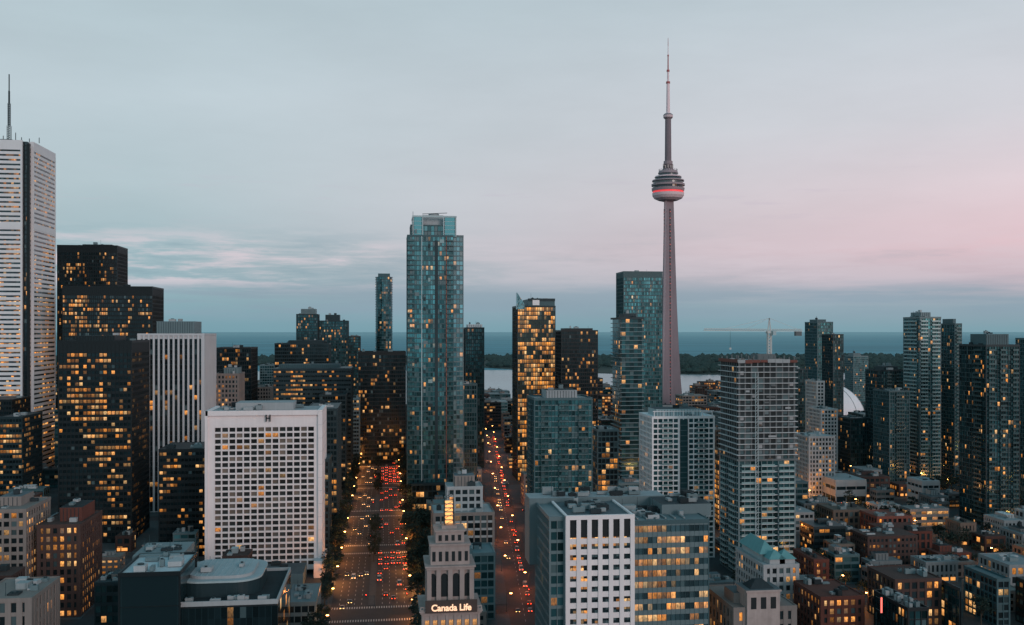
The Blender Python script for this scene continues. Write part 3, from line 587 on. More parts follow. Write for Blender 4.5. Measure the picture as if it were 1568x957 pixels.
# ---- insurance building with stepped tower, weather beacon and lit sign
def stepped():
    D=300;G=dep(690,D);E=empty('stepped_stone_office_building'); w=Mesh();g=Mesh()
    def rect(L,R,off): return gx(L,G),gx(R,G),G+off
    x0,x1,_=rect(648,733,0); d=x1-x0; FOOT.append((x0-8,x1+8,G-4,G+30))
    z1=elev(938,D);z2=elev(918,D);z3=elev(870,D);z4=elev(838,D);z5=elev(818,D)
    w.box(x0,x1,G,G+d,0,z1,STONE)
    for i in range(7):
        x=x0+d*(i+.5)/7
        for k in range(11): g.box(x-.65,x+.65,G-.06,G+.3,z1-4.6-k*3.8,z1-2.2-k*3.8,G_PUNCHB)
    for i in range(8):
        x=x0+d*i/7; w.box(x-.35,x+.35,G-.3,G+.1,0,z1-.6,STONE)
    for (o,a,b) in ((.5,z1-.6,z1),(.9,z1,z1+.5),(1.2,z1+.5,z1+.9)): w.box(x0-o,x1+o,G-o,G+d+o,a,b,STONE)
    w.box(x0-.9,x1+.9,G-.9,G-.5,z1+.9,z1+1.2,STONE); w.box(x0-.9,x1+.9,G-.9,G-.5,z1+1.9,z1+2.2,STONE)
    for i in range(20): x=x0-.8+(d+1.6)*i/19; w.box(x-.15,x+.15,G-.85,G-.55,z1+1.2,z1+1.9,STONE)
    a0,a1,_=rect(654,726,0); o=1.2; w.box(a0+.9,a1-.9,G+o+.9,G+d-1.2,z1,z3,STONE)
    ww=(a1-a0)
    for i in range(5):
        x=a0+ww*i/4; x=min(max(x,a0+.7),a1-.7); w.box(x-.7,x+.7,G+o,G+o+1.3,z1,z3-.8,STONE)
        w.box(a0,a0+1.3,G+o+(d-2.4)*i/4-.6,G+o+(d-2.4)*i/4+.6,z1,z3-.82,STONE); w.box(a1-1.3,a1,G+o+(d-2.4)*i/4-.6,G+o+(d-2.4)*i/4+.6,z1,z3-.82,STONE)
    for i in range(4):
        xa=a0+ww*(i+.5)/4; g.box(xa-1.0,xa+1.0,G+o+.8,G+o+1.0,z2+.4,z3-3,BLACK)
        for q in range(8):
            t0=math.pi*q/8;t1=math.pi*(q+1)/8; g.face([(xa,G+o+.8,z3-3),(xa+math.cos(t1),G+o+.8,z3-3+math.sin(t1)),(xa+math.cos(t0),G+o+.8,z3-3+math.sin(t0))],BLACK)
    for (oo,a,b) in ((.15,z3-.8,z3),(.6,z3,z3+.5)): w.box(a0-oo,a1+oo,G+o-oo,G+d-1.2+oo,a,b,STONE)
    b0,b1,_=rect(660,720,0); w.box(b0,b1,G+2.4,G+d-2.4,z3+.4,z4,STONE)
    for i in range(6): xx=b0+(b1-b0)*(i+.5)/6; g.box(xx-.5,xx+.5,G+2.32,G+2.6,z3+1.6,z4-1.8,BLACK)
    w.box(b0-.4,b1+.4,G+2.0,G+d-2.0,z4,z4+.6,STONE)
    w.box(b0+1.6,b1-1.6,G+3.8,G+d-3.8,z4+.6,z5,STONE,ROOF); w.box(b0+1.2,b1-1.2,G+3.4,G+d-3.4,z5,z5+.5,STONE)
    for i in range(4): xx=b0+2+(b1-b0-4)*(i+.5)/4; g.box(xx-.5,xx+.5,G+3.72,G+3.9,z4+1.2,z5-1,BLACK)
    cxm=(b0+b1)/2; cym=G+d/2
    w.box(cxm-2.4,cxm+2.4,cym-2.4,cym+2.4,z5+.3,z5+1.4,STONE)
    for sx in(-1,1):
        for sy in(-1,1): w.beam((cxm+sx*1.5,cym+sy*1.5,z5+1),(cxm+sx*1.4,cym+sy*1.4,z5+9.6),.1,DTEAL)
    for q in range(5):
        zz=z5+1.5+q*2
        for sx in(-1,1): w.beam((cxm-1.45,cym+sx*1.45,zz),(cxm+1.45,cym+sx*1.45,zz+1.6),.06,DTEAL); w.beam((cxm+sx*1.45,cym-1.45,zz),(cxm+sx*1.45,cym+1.45,zz+1.6),.06,DTEAL)
    w.beam((cxm,cym,z5+9),(cxm,cym,z5+12),.09,DTEAL)
    BEA=glow('beacon_light',(1,.50,.16),.95); b=Mesh()
    for q in range(6): b.box(cxm-1.15,cxm+1.15,cym-1.15,cym+1.15,z5+1.9+q*1.25,z5+2.4+q*1.25,BEA)
    w.obj('walls',E);g.obj('windows',E);b.obj('weather_beacon',E)
    s=Mesh(); s.box(x0+.6,x1-.6,G-1.6,G-1.3,z1+.4,z2+.2,wall('sign_backing',(.07,.05,.045),.8)); s.obj('sign_board',E)
    cu=bpy.data.curves.new('sign_text','FONT'); cu.body='Canada Life'; cu.size=2.75; cu.extrude=.12; cu.align_x='CENTER'; cu.offset=.05; cu.space_character=.95
    o=bpy.data.objects.new('tmp',cu); SC.collection.objects.link(o); dg=bpy.context.evaluated_depsgraph_get(); me=bpy.data.meshes.new_from_object(o.evaluated_get(dg)); bpy.data.objects.remove(o)
    me.materials.clear(); me.materials.append(glow('sign_light',(1,.60,.38),.95)); t=bpy.data.objects.new('sign_letters',me); SC.collection.objects.link(t); t.parent=E
    t.rotation_euler=(math.pi/2,0,0); t.location=((x0+x1)/2,G-1.75,z1+1.1)
stepped()
# ---- white pier office block with ribbon-window wings
def pier_block():
    D=340; E=empty('white_pier_office_building')
    G=dep(918,D); x0=gx(869,G);x1=gx(968,G); h=elev(789,D); FOOT.append((gx(812,G+20),gx(1090,G),G,G+42))
    w=Mesh();g=Mesh(); n=6; g.core(x0,x1,G,G+30,0,h-1.5,G_PUNCHB,n*2,16,17.5)
    bw=(x1-x0)/n; zt=h-8.6
    for i in range(n+1):
        x=x0+bw*i; w.box(x-.75,x+.75,G-.7,G+.3,0,h,PINKW)
    for k in range(17):
        z=zt-.2-k*3.7; w.box(x0,x1,G-.35,G+.3,z-1.0,z+.9,PINKW)
    g.box(x0,x1,G-.02,G+.2,zt+1,h-1,BLACK)
    w.box(x0-.75,x1+.75,G-.72,G+.4,h-1.3,h+.2,PINKW); w.box(x0-.6,x0+.2,G+.3,G+30,0,h+.1,PINKW); w.box(x1-.2,x1+.6,G+.3,G+30,0,h+.1,PINKW)
    w.box(x0+.2,x1-.2,G+.4,G+30,h-1.2,h-.5,ROOF); clutter(w,x0+1,x1-1,G+1,G+28,h-.5,12)
    w.obj('walls',E);g.obj('windows',E)
    tower('x',(gx(826,G+26),x0-.9,G+2,G+34),elev(792,344),wallm=GREYM,gl=G_TEALD,fh=3.8,bay=2.6,band=1.1,pw=.25,roof=ROOFW,parent=E,reg=False,ncl=8)
    tower('x',(x1+.9,gx(1085,G+1),G+1.5,G+34),elev(803,342),wallm=TEALM,slabm=GREYM,gl=glass('ribbon_window',(.06,.12,.14),.85,es=1.1,metal=.4,mull=.05,grp=5),fh=3.8,bay=1.7,band=1.7,pw=.10,ppr=.3,roof=ROOF,parent=E,reg=False,ncl=24)
    t=Mesh(); xa,xb=gx(1010,G+16),gx(1085,G+16); zz=elev(803,342); t.box(xa,xb,G+13,G+32,zz,zz+4.4,GREYM,ROOF); t.box(gx(815,G+36)-2,xa+6,G+30,G+42,zz-20,h+1.2,GREYM,ROOFW); clutter(t,gx(820,G+36),xa,G+30,G+42,h+1.2,14); clutter(t,xa,xb,G+13,G+32,zz+4.4,8)
    for i in range(6): xx=x1+3+i*3.4; t.beam((xx,G+4,zz+1.2),(xx,G+11,zz+1.2),.25,HVACM)
    t.obj('plant_room',E)
pier_block()
def copper_hall():
    D=430; fp,h=plot(1128,1222,868,D,34); x0,x1,y0,y1=fp; E=empty('copper_roof_hospital_building')
    tower('x',fp,h,wallm=LIGHTC,gl=G_PUNCH,fh=3.9,bay=3.0,band=1.5,pw=1.2,roof=ROOF,parent=E,ncl=2)
    m=Mesh(); m.box(x0+2,x1-8,y0+8,y1-2,h,h+4,PALEM); m.hip(x0+.5,x1-6.5,y0+6.5,y1-.5,h+4,5,COPPER,5)
    m.box(x0+3,x0+10,y0+1,y0+8,h,h+3,LIGHTC); m.hip(x0+2.4,x0+10.6,y0+.4,y0+8.6,h+3,3.6,COPPER); m.box(x1-8,x1-1,y0+1,y0+8,h,h+3,LIGHTC); m.hip(x1-8.6,x1-.4,y0+.4,y0+8.6,h+3,3.6,COPPER); m.obj('copper_roofs',E)
copper_hall()
def old_hall():
    D=345; fp,h=plot(1082,1218,925,D,30); x0,x1,y0,y1=fp; E=empty('old_stone_hall')
    tower('x',fp,h-2,wallm=BEIGE,gl=G_PUNCH,fh=4.4,bay=3.6,band=1.6,pw=1.7,roof=ROOFD,parent=E,ncl=8)
    m=Mesh(); c=(x0+x1)/2; m.box(c-7,c+5,y0-1.2,y0+9,h-8,h+4.5,STONE,ROOF); m.box(c-7.5,c+5.5,y0-1.7,y0+9.5,h+4.5,h+5.2,STONE,ROOF); m.hip(c-5.5,c+3.5,y0,y0+8,h+5.2,2.6,ROOFD,3)
    for i in range(3): m.box(c-5.6+i*3.6,c-3.6+i*3.6,y0-1.26,y0-1.0,h-1.5,h+2.6,BLACK)
    m.box(x0+2,x0+9,y0+6,y0+16,h-2,h+2.5,BEIGE,ROOF); m.box(x1-10,x1-3,y0+6,y0+16,h-2,h+2.2,GREYB,ROOF); clutter(m,c-6,c+4,y0+10,y0+24,h-1.8,7); m.obj('pavilions',E)
old_hall()
H('red_brick_block',1217,1322,917,400,26,wallm=BRICK,gl=G_PUNCHB,fh=3.6,bay=3.2,band=1.3,pw=1.2,roof=ROOFD,ncl=9)
H('red_brick_block',1216,1268,860,480,24,wallm=BRICK,gl=G_PUNCH,fh=3.6,bay=3.2,band=1.3,pw=1.2,roof=COPPER,ncl=4)
H('brick_warehouse',1252,1330,783,640,24,wallm=BRICK3,gl=G_PUNCHB,fh=4,bay=3.4,band=1.3,pw=1.2)
H('brick_warehouse',1318,1396,793,620,22,wallm=BRICK,gl=G_PUNCHB,fh=4,bay=3.4,band=1.3,pw=1.2)
H('brick_warehouse',1330,1440,890,430,24,wallm=BRICK2,gl=G_PUNCHB,fh=3.8,bay=3.4,band=1.2,pw=1.1,roof=ROOFD)
H('glass_office_block',1420,1470,905,420,26,wallm=DTEAL,gl=G_TEALD,fh=3.5,bay=3,band=.8)
H('glass_office_block',1478,1545,890,430,24,wallm=TEALM,gl=G_PUNCHB,fh=3.5,bay=3,band=.8)
H('dark_glass_block',1340,1420,935,380,26,wallm=BLACK,gl=G_TEALD,fh=3.5,bay=2.4,band=.5,roof=ROOFD,ncl=12)
H('grey_office_block',1500,1600,868,470,24,wallm=GREYB,gl=G_PUNCH,fh=3.8,bay=3.4,band=1.2,pw=1.1,roof=ROOF)
# vertical neon sign on a bracket frame
def neon():
    G=dep(1345,384); x=gx(1346,G); z=elev(925,384); m=Mesh(); m.box(x-.5,x+.5,G-1.9,G-1.6,z-3.2,z+3.4,BLACK); m.box(x-.36,x+.36,G-1.96,G-1.9,z-2.9,z+3.1,glow('neon_red',(1,.16,.12),1.3))
    for q in (-2.4,2.4): m.beam((x,G-1.6,z+q),(x,G+2.5,z+q),.08,DTEAL)
    m.obj('neon_sign')
neon()
# ================================================================= STREETS
AVL,AVR=-26.0,12.5
def sim(y): return 64+(y-460)*.086
EW=[455,590,705,830,960,1080,1230]; NS=[-130,-250,-375,-520,215,330,450,590,730,880]
def inroad(x0,x1,y0,y1,mg=0):
    if x1>AVL-4 and x0<AVR+4: return True
    for r in EW:
        if y1>r-11+mg and y0<r+11-mg: return True
    for r in NS:
        if x1>r-10+mg and x0<r+10-mg: return True
    for y in (y0,y1):
        s=sim(y)
        if x1>s-10 and x0<s+10 and y<1240: return True
    return False
ASPH=wall('asphalt',(.040,.044,.048),.75,.5,.2); PAVE=wall('paving',(.065,.075,.08),.9,.45,.4,ov=.3); PAINT=wall('road_paint',(.4,.4,.38),.7,.3)
GRND=wall('city_ground',(.03,.042,.045),.95,.5,.05)
g=Mesh(); g.face([(-9000,-3000,0),(9000,-3000,0),(9000,1735,0),(-9000,1735,0)],GRND); g.face([(-9000,1735,0),(9000,1735,0),(9000,1735,-4),(-9000,1735,-4)],CONC); g.obj('ground')
rd=Mesh(); rd.face([(AVL,150,.012),(AVR,150,.012),(AVR,1235,.012),(AVL,1235,.012)],ASPH); rd.obj('avenue_road')
for r in EW:
    q=Mesh(); 
    for (a,b) in ((-900,AVL-.01),(AVR+.01,1100)): q.face([(a,r-8,.004),(b,r-8,.004),(b,r+8,.004),(a,r+8,.004)],ASPH)
    q.obj('cross_road')
for r in NS: q=Mesh(); q.face([(r-7,150,.008),(r+7,150,.008),(r+7,1235,.008),(r-7,1235,.008)],ASPH); q.obj('side_road')
q=Mesh(); q.face([(sim(150)-7,150,.008),(sim(150)+7,150,.008),(sim(1235)+7,1235,.008),(sim(1235)-7,1235,.008)],ASPH); q.obj('side_road')
ys=[150]+EW; 
cols=sorted([r for r in NS]); 
for i in range(len(ys)-1):
    y0=ys[i]+(8 if i else 0);y1=ys[i+1]-8
    edges=[(-900,cols[0]-7)]
    neg=[c for c in cols if c<0]; pos=[c for c in cols if c>0]
    for a,b in zip(neg[:-1],neg[1:]): edges.append((a+7,b-7))
    edges.append((neg[-1]+7,AVL)); 
    for a,b in zip(pos[:-1],pos[1:]): edges.append((a+7,b-7))
    edges.append((pos[-1]+7,1100))
    P=[[(a,y0),(b,y0),(b,y1),(a,y1)] for a,b in edges]
    P.append([(AVR,y0),(sim(y0)-7,y0),(sim(y1)-7,y1),(AVR,y1)]); P.append([(sim(y0)+7,y0),(208,y0),(208,y1),(sim(y1)+7,y1)])
    for p in P: m=Mesh(); m.prism(p,-.05,.14,PAVE); m.obj('pavement')
med=Mesh()
for i in range(len(ys)-1): 
    y0=ys[i]+14;y1=ys[i+1]-14; med.box(-8.6,-5.2,y0,y1,-.02,.16,PAVE)
med.obj('median_island')
lm=Mesh()
for i in range(len(ys)-1):
    y0=ys[i]+16;y1=ys[i+1]-16
    for x in (-22.2,-18.7,-15.2,-11.8,-2,1.5,5,8.6):
        y=y0
        while y<y1-3: lm.face([(x-.1,y,.018),(x+.1,y,.018),(x+.1,y+3,.018),(x-.1,y+3,.018)],PAINT); y+=8
    for yy in (ys[i+1]-12,ys[i+1]+9):
        x=AVL+.5
        while x<AVR-.6: lm.face([(x,yy,.018),(x+.55,yy,.018),(x+.55,yy+3.2,.018),(x,yy+3.2,.018)],PAINT); x+=1.15
for (y) in range(200,1200,9):
    s=sim(y); lm.face([(s-.1,y,.018),(s+.1,y,.018),(s+.4,y+3,.018),(s+.2,y+3,.018)],PAINT)
lm.obj('lane_markings')
# ================================================================= FILL BUILDINGS
def overlaps(x0,x1,y0,y1,mg=3):
    for (a,b,c,d) in FOOT:
        if x1>a-mg and x0<b+mg and y1>c-mg and y0<d+mg: return True
    return False
optL=[('stone_building',BEIGE,G_PUNCHB),('concrete_building',CONC,G_STRIP),('glass_building',DTEAL,G_TEALD),('dark_building',BLACK,G_BLACK),('glass_building',TEALM,G_TEALD),('brown_brick_building',BRICK2,G_PUNCHB),('glass_building',GREYM,G_TEAL)]
optR=[('brick_building',BRICK,G_PUNCH),('brown_brick_building',BRICK2,G_PUNCHB),('buff_brick_building',BRICK3,G_PUNCH),('grey_building',GREYB,G_PUNCH),('concrete_building',CONC,G_STRIP),('grey_building',GREYB,G_PUNCHB),('stone_building',BEIGE,G_PUNCH),('dark_building',DTEAL,G_PUNCHB),('glass_building',TEALM,G_TEALD),('dark_building',BLACK,G_TEALD),('concrete_building',CONC,G_PUNCHB),('white_building',LIGHTC,G_PUNCH)]
y=385.0; GAPS=[]; newf=[]
def fillb(x,x2,ya,yb,h,opt,far=False):
    nm,wm,gm=random.choice(opt)
    if far: fhh=4;by=4
    else: fhh=random.choice([3.4,3.7,4.2]);by=random.choice([2.4,3.2,3.8])
    br=wm in(BRICK,BRICK2,BRICK3,BEIGE,GREYB,LIGHTC)
    tower(nm,(x,x2,ya,yb),h,fh=fhh,bay=by,band=random.uniform(1.2,1.9),bpr=.15,pw=random.uniform(.7,1.4) if br else .25,ppr=.22,wallm=wm,gl=gm,roof=random.choice([ROOF,ROOFD,ROOF,ROOF,ROOFD,ROOF,ROOFW]),single=True,ncl=random.randint(2,9) if not far else 1,reg=False,par=random.uniform(.5,1.2),pent=(random.uniform(.2,.5),random.uniform(.25,.6),random.uniform(2.5,4.5)) if random.random()<.65 else None,pentm=random.choice([GREYM,BEIGE,HVACM,wm,CONC]),shop=random.choice([0,.35,.6]))
    newf.append((x,x2,ya,yb))
while y<1650:
    d=random.uniform(15,27) if y<1000 else random.uniform(28,40)
    x=-760.0 if y>600 else -330.0
    lim=min(880,y*.95)
    while x<lim:
        wd=random.uniform(10,32) if y<1000 else random.uniform(24,44)
        dd=d*random.uniform(.62,1) if y<1000 else d; yo=y+random.uniform(0,d-dd)
        if abs(x)<y*.9 and not inroad(x,x+wd,y,y+d) and not overlaps(x,x+wd,y,y+d):
            if x<-30: h=random.uniform(14,34) if y<900 else random.uniform(25,62)
            elif x<200: h=random.uniform(10,24) if y<900 else random.uniform(14,40)
            else: h=random.uniform(5,19) if y<900 else random.uniform(12,46)
            if random.random()<.12: h*=1.5
            if random.random()>.13: fillb(x,x+wd,yo,yo+dd,h,optL if (x<200 or y>950) else optR,y>1200)
            elif x>20 and y<1000: GAPS.append((x+wd/2,y+d/2,wd/2,d/2))
        x+=wd+random.choice([.6,.6,1.5,6,9])
    y+=d+random.choice([1,2,7,9])
FOOT+=newf; newf=[]
for i in range(2200):
    y=random.uniform(385,1200); x=random.uniform(100,min(880,y*.9)) if random.random()<.7 else random.uniform(-min(600,y*.6),100)
    a=random.uniform(8,19); b=random.uniform(8,16)
    if inroad(x,x+a,y,y+b,1.5) or overlaps(x,x+a,y,y+b,.6): continue
    h=random.uniform(4.5,15) if y<950 else random.uniform(10,30)
    if x<-30: h*=1.6
    fillb(x,x+a,y,y+b,h,optL if x<100 else optR,y>1100); FOOT.append((x,x+a,y,y+b))
# ================================================================= TREES
LEAF=wall('foliage',(.018,.034,.027),.9,.7,.6); BARK=wall('bark',(.07,.055,.04),.95)
def tree_mesh(h,seed):
    R=random.Random(seed); M=Mesh(); M.cyl(0,0,0,h*.35,.28,.2,BARK,7); M.cyl(0,0,h*.35,h*.75,.2,.08,BARK,6)
    cs=[]
    for i in range(7):
        a=R.uniform(0,6.28); l=R.uniform(.2,.34)*h; z0=h*R.uniform(.3,.6); p=(l*math.cos(a),l*math.sin(a),z0+R.uniform(.12,.3)*h); M.beam((0,0,z0),p,.07,BARK); cs.append(p)
    for i in range(34):
        a=R.uniform(0,6.28);r=h*.36*math.sqrt(R.random()); z=h*R.uniform(.38,.98); r*=math.sqrt(max(.1,1-((z/h-.62)/.42)**2)); cs.append((r*math.cos(a),r*math.sin(a),z))
    for c in cs:
        for k in range(13):
            p=Vector(c)+Vector((R.gauss(0,.5),R.gauss(0,.5),R.gauss(0,.42)))*h*.08; s=R.uniform(.3,.6)
            u=Vector((R.uniform(-1,1),R.uniform(-1,1),R.uniform(-.6,.6))).normalized(); v=u.cross(Vector((R.uniform(-1,1),R.uniform(-1,1),R.uniform(-1,1)))).normalized()
            M.face([tuple(p-u*s),tuple(p-v*s*.6),tuple(p+u*s),tuple(p+v*s*.6)],LEAF)
    return M.data('maple_tree')
TM=[tree_mesh(9,1),tree_mesh(11,2),tree_mesh(12.5,3)]
def tree(x,y,s=1):
    o=bpy.data.objects.new('maple_tree',random.choice(TM)); SC.collection.objects.link(o); o.location=(x,y,.1); o.rotation_euler=(0,0,random.uniform(0,6)); k=s*random.uniform(.75,1.25); o.scale=(k,k,k)
def nearroad(y): return any(abs(y-r)<13 for r in EW)
yy=330
while yy<1060:
    if not nearroad(yy):
        for x in (AVL-2.5,-6.9,AVR+2.5):
            if random.random()<(.5 if x==-6.9 else .75) and not overlaps(x-1,x+1,yy-1,yy+1,.3): tree(x+random.uniform(-.5,.5),yy+random.uniform(-3,3),.85 if x==-6.9 else 1.2)
    yy+=9.5
for i in range(90):
    x=random.uniform(14,46);yy=random.uniform(490,585) if i<50 else random.uniform(600,640)
    if not overlaps(x-2,x+2,yy-2,yy+2,1) : tree(x,yy,1.2)
for r in NS[4:8]:
    yy=400
    while yy<1000:
        for s in(-9.5,9.5):
            if random.random()<.55 and not nearroad(yy) and not overlaps(r+s-1,r+s+1,yy-1,yy+1,.3): tree(r+s,yy)
        yy+=13
for (cx,cy,a,b) in GAPS:
    for k in range(random.randint(1,4)):
        x=cx+random.uniform(-a,a)*.8; yy=cy+random.uniform(-b,b)*.8
        if not overlaps(x-2,x+2,yy-2,yy+2,.5): tree(x,yy)
for i in range(260):
    yy=random.uniform(400,900); x=random.uniform(110,min(700,yy*.85))
    if not inroad(x-1,x+1,yy-1,yy+1,3) and not overlaps(x-2,x+2,yy-2,yy+2,.3): tree(x,yy,.9)
# ================================================================= VEHICLES
TYRE=wall('tyre',(.02,.02,.02),.9); CGL=wall('car_glass',(.02,.03,.035),.1,spec=.8)
TAIL=glow('tail_light',(1,.07,.015),11); HEAD=glow('head_light',(1,.50,.16),11)
def car_mesh(col,name,van=False):
    M=Mesh(); L,W=(4.6,1.85) if not van else (5.6,2.1); hb=.85 if not van else 1.1; hr=1.45 if not van else 2.4
    paint=wall(name,col,.3,.05,spec=.6)
    P=[(-L/2,.35),(-L/2,hb*.95),(-L/2+.35,hb+.08),(-L*.30,hb+.1),(-L*.18,hr),(L*.18 if not van else L*.40,hr),(L*.34 if not van else L*.46,hb+.05),(L/2-.1,hb-.12),(L/2,.55),(L/2,.35)]
    w=W/2
    for s in (-1,1): 
        pts=[(s*w*(1 if z<hb+.15 else .84),y,z) for y,z in P]; M.face(pts if s>0 else pts[::-1],paint)
    for i in range(len(P)):
        a,b=P[i],P[(i+1)%len(P)]; wa=w*(1 if a[1]<hb+.15 else .84); wb=w*(1 if b[1]<hb+.15 else .84)
        M.face([(-wa,a[0],a[1]),(wa,a[0],a[1]),(wb,b[0],b[1]),(-wb,b[0],b[1])],CGL if i in(3,5) else paint)
    for s in (-1,1):
        x=s*w*.925; M.box(x-.02,x+.03,-L*.2,L*.2,hb+.18,hr-.15,CGL)
        for y in (-L*.31,L*.31):
            n=10; r=.34
            for k in range(n):
                a=2*math.pi*k/n;b=2*math.pi*(k+1)/n
                xa,xb=s*(w-.2),s*(w+.02); M.face([(xa,y+r*math.cos(a),r+r*math.sin(a)),(xb,y+r*math.cos(a),r+r*math.sin(a)),(xb,y+r*math.cos(b),r+r*math.sin(b)),(xa,y+r*math.cos(b),r+r*math.sin(b))],TYRE)
            M.face([(s*(w+.02),y+r*math.cos(2*math.pi*k/n),r+r*math.sin(2*math.pi*k/n)) for k in range(n)],TYRE)
        M.box(s*w*.78-.17,s*w*.78+.17,-L/2-.04,-L/2+.05,hb*.68,hb*.92,TAIL)
        M.box(s*w*.76-.17,s*w*.76+.17,L/2-.12,L/2+.03,.55,.72,HEAD)
    return M.data(name)
CM=[car_mesh((.16,.16,.17),'silver_paint'),car_mesh((.02,.02,.025),'black_paint'),car_mesh((.26,.26,.26),'white_paint'),car_mesh((.10,.015,.015),'red_paint'),car_mesh((.04,.05,.06),'grey_paint')]
VM=car_mesh((.3,.3,.3),'van_paint',True)
def car(x,y,away=True,rot=0):
    v=random.random()<.12
    o=bpy.data.objects.new('delivery_van' if v else 'car',VM if v else random.choice(CM)); SC.collection.objects.link(o); o.location=(x+random.uniform(-.3,.3),y,.02); o.rotation_euler=(0,0,(0 if away else math.pi)+rot)
for x in (-3.6,-.2,3.3,6.8,10.3):
    yy=random.uniform(440,465)
    while yy<1050:
        if not any(abs(yy-r)<9 for r in EW): car(x,yy)
        yy+=random.uniform(9,22) if (510<yy<588 or yy>820) else random.uniform(28,80)
for x in (-10.2,-13.6,-17.0,-20.5):
    yy=random.uniform(440,475)
    while yy<1050:
        if not any(abs(yy-r)<9 for r in EW): car(x,yy,False)
        yy+=random.uniform(24,80)
yy=450
while yy<1200:
    if random.random()<.7: car(sim(yy)+3,yy,True,-.086)
    if random.random()<.3: car(sim(yy)-3,yy,False,-.086)
    yy+=random.uniform(10,24)
for r in NS[4:9]:
    yy=420
    while yy<1000:
        if random.random()<.45: car(r+3,yy)
        if random.random()<.35: car(r-3,yy,False)
        yy+=random.uniform(14,36)
for r in EW[:5]:
    x=100
    while x<700:
        if random.random()<.4: car(x,r+3,True,math.pi/2)
        if random.random()<.4: car(x,r-3,True,-math.pi/2)
        x+=random.uniform(12,36)
# ================================================================= LAMPS
LH=glow('lamp_head',(1,.45,.12),24); LM=Mesh(); LM.cyl(0,0,0,8.5,.12,.07,DTEAL,8); LM.beam((0,0,8.4),(1.9,0,8.9),.06,DTEAL); LM.box(1.5,2.5,-.25,.25,8.72,8.9,DTEAL); LM.box(1.5,2.5,-.26,.26,8.4,8.71,LH); LM.cyl(0,0,0,.7,.22,.18,DTEAL,8)
LMD=LM.data('street_lamp')
def pt(n,e,c):
    L=bpy.data.lights.new(n,'POINT'); L.energy=e; L.color=c; L.shadow_soft_size=.6; return L
LDS=[pt('lamp_light',2600,(1,.30,.06)),pt('lamp_light',5200,(1,.31,.06)),pt('lamp_light',9500,(1,.33,.07))]
LRS=[pt('lamp_brake_glow',1500,(1,.18,.04)),pt('lamp_brake_glow',4200,(1,.20,.05))]  # red tint added to stand in for brake-light glow on the slanted street
def lamp(x,y,rot=0,ld=None):
    o=bpy.data.objects.new('street_lamp',LMD); SC.collection.objects.link(o); o.location=(x,y,.12); o.rotation_euler=(0,0,rot)
    l=bpy.data.objects.new('lamp_light',random.choice(ld or LDS)); SC.collection.objects.link(l); l.parent=o; l.location=(2,0,8.2)
yy=425
while yy<1080: lamp(AVL-1,yy,0); lamp(AVR+1,yy+20,math.pi); yy+=44
yy=450
while yy<1230: lamp(sim(yy)-8,yy,0,LRS); lamp(sim(yy)+8,yy+38,math.pi,LRS); yy+=76
for r in NS[4:9]:
    yy=430
    while yy<1000: lamp(r+8,yy,math.pi); yy+=80
for r in EW[:5]:
    x=130
    while x<650: lamp(x,r+9,-math.pi/2); x+=95
TS=Mesh(); RG=glow('signal_red',(1,.04,.02),10); TS.cyl(0,0,0,6,.1,.08,DTEAL,8); TS.beam((0,0,5.8),(-4,0,6),.06,DTEAL); TS.box(-4.2,-3.8,-.2,.15,5.2,6.5,BLACK); TS.box(-4.14,-3.86,-.24,-.2,6.05,6.35,RG); TS.box(-4.12,-3.88,-.23,-.2,5.65,5.9,DTEAL); TSD=TS.data('traffic_light')
for r in EW[:6]:
    for x in (AVR+1,-5.5,sim(r)+8):
        o=bpy.data.objects.new('traffic_light',TSD); SC.collection.objects.link(o); o.location=(x,r+9.5,.12)
# ================================================================= WATER, ISLANDS
def water(name,col,rough,bs,bd,spec=.5):
    m,n,p=newmat(name); pos=n.new('ShaderNodeNewGeometry').outputs['Position']; s=n.sep(pos)
    v=n.comb(n.m('MULTIPLY',s[0],.25),s[1],0.0); a=n.noise(v,bs,4); b=n.new('ShaderNodeBump'); b.inputs['Strength'].default_value=bd; b.inputs['Distance'].default_value=1; n.set(b.inputs['Height'],a)
    n.set(p.inputs['Normal'],b.outputs[0]); big=n.noise(n.comb(n.m('MULTIPLY',s[0],.2),s[1],0.0),.002,3)
    n.set(p.inputs['Base Color'],n.mix(1.0,(*col,1),n.rng(big,.3,.7,.8,1.2),'MULTIPLY')); p.inputs['Roughness'].default_value=rough; p.inputs['Specular IOR Level'].default_value=spec; return m
w1=Mesh(); w1.face([(-9000,1735,-2),(12000,1735,-2),(12000,3300,-2),(-9000,3300,-2)],water('harbour_surface',(.25,.33,.36),.25,.05,.1)); w1.obj('harbour_water')
w2=Mesh(); w2.face([(-90000,3300,-2.01),(90000,3300,-2.01),(90000,120000,-2.01),(-90000,120000,-2.01)],water('lake_surface',(.095,.28,.34),.75,.02,.4,.15)); w2.obj('lake_water')
LAND=wall('island_ground',(.03,.045,.035),.95,.5,.01); CAN=wall('tree_canopy',(.020,.045,.040),.95,.8,.02)
isl=Mesh(); pts=[]
for i in range(41): x=-3200+i*170; pts.append((x,2900+ (0 if x>650 else min(900,(650-x)*2.2)) +60*math.sin(i*1.7)))
for i in range(len(pts)-1):
    (a,b),(c,d)=pts[i],pts[i+1]; isl.face([(a,b,-.8),(c,d,-.8),(c,4800,-.8),(a,4800,-.8)],LAND)
isl.obj('island_ground')
wd=Mesh(); R=random.Random(4)
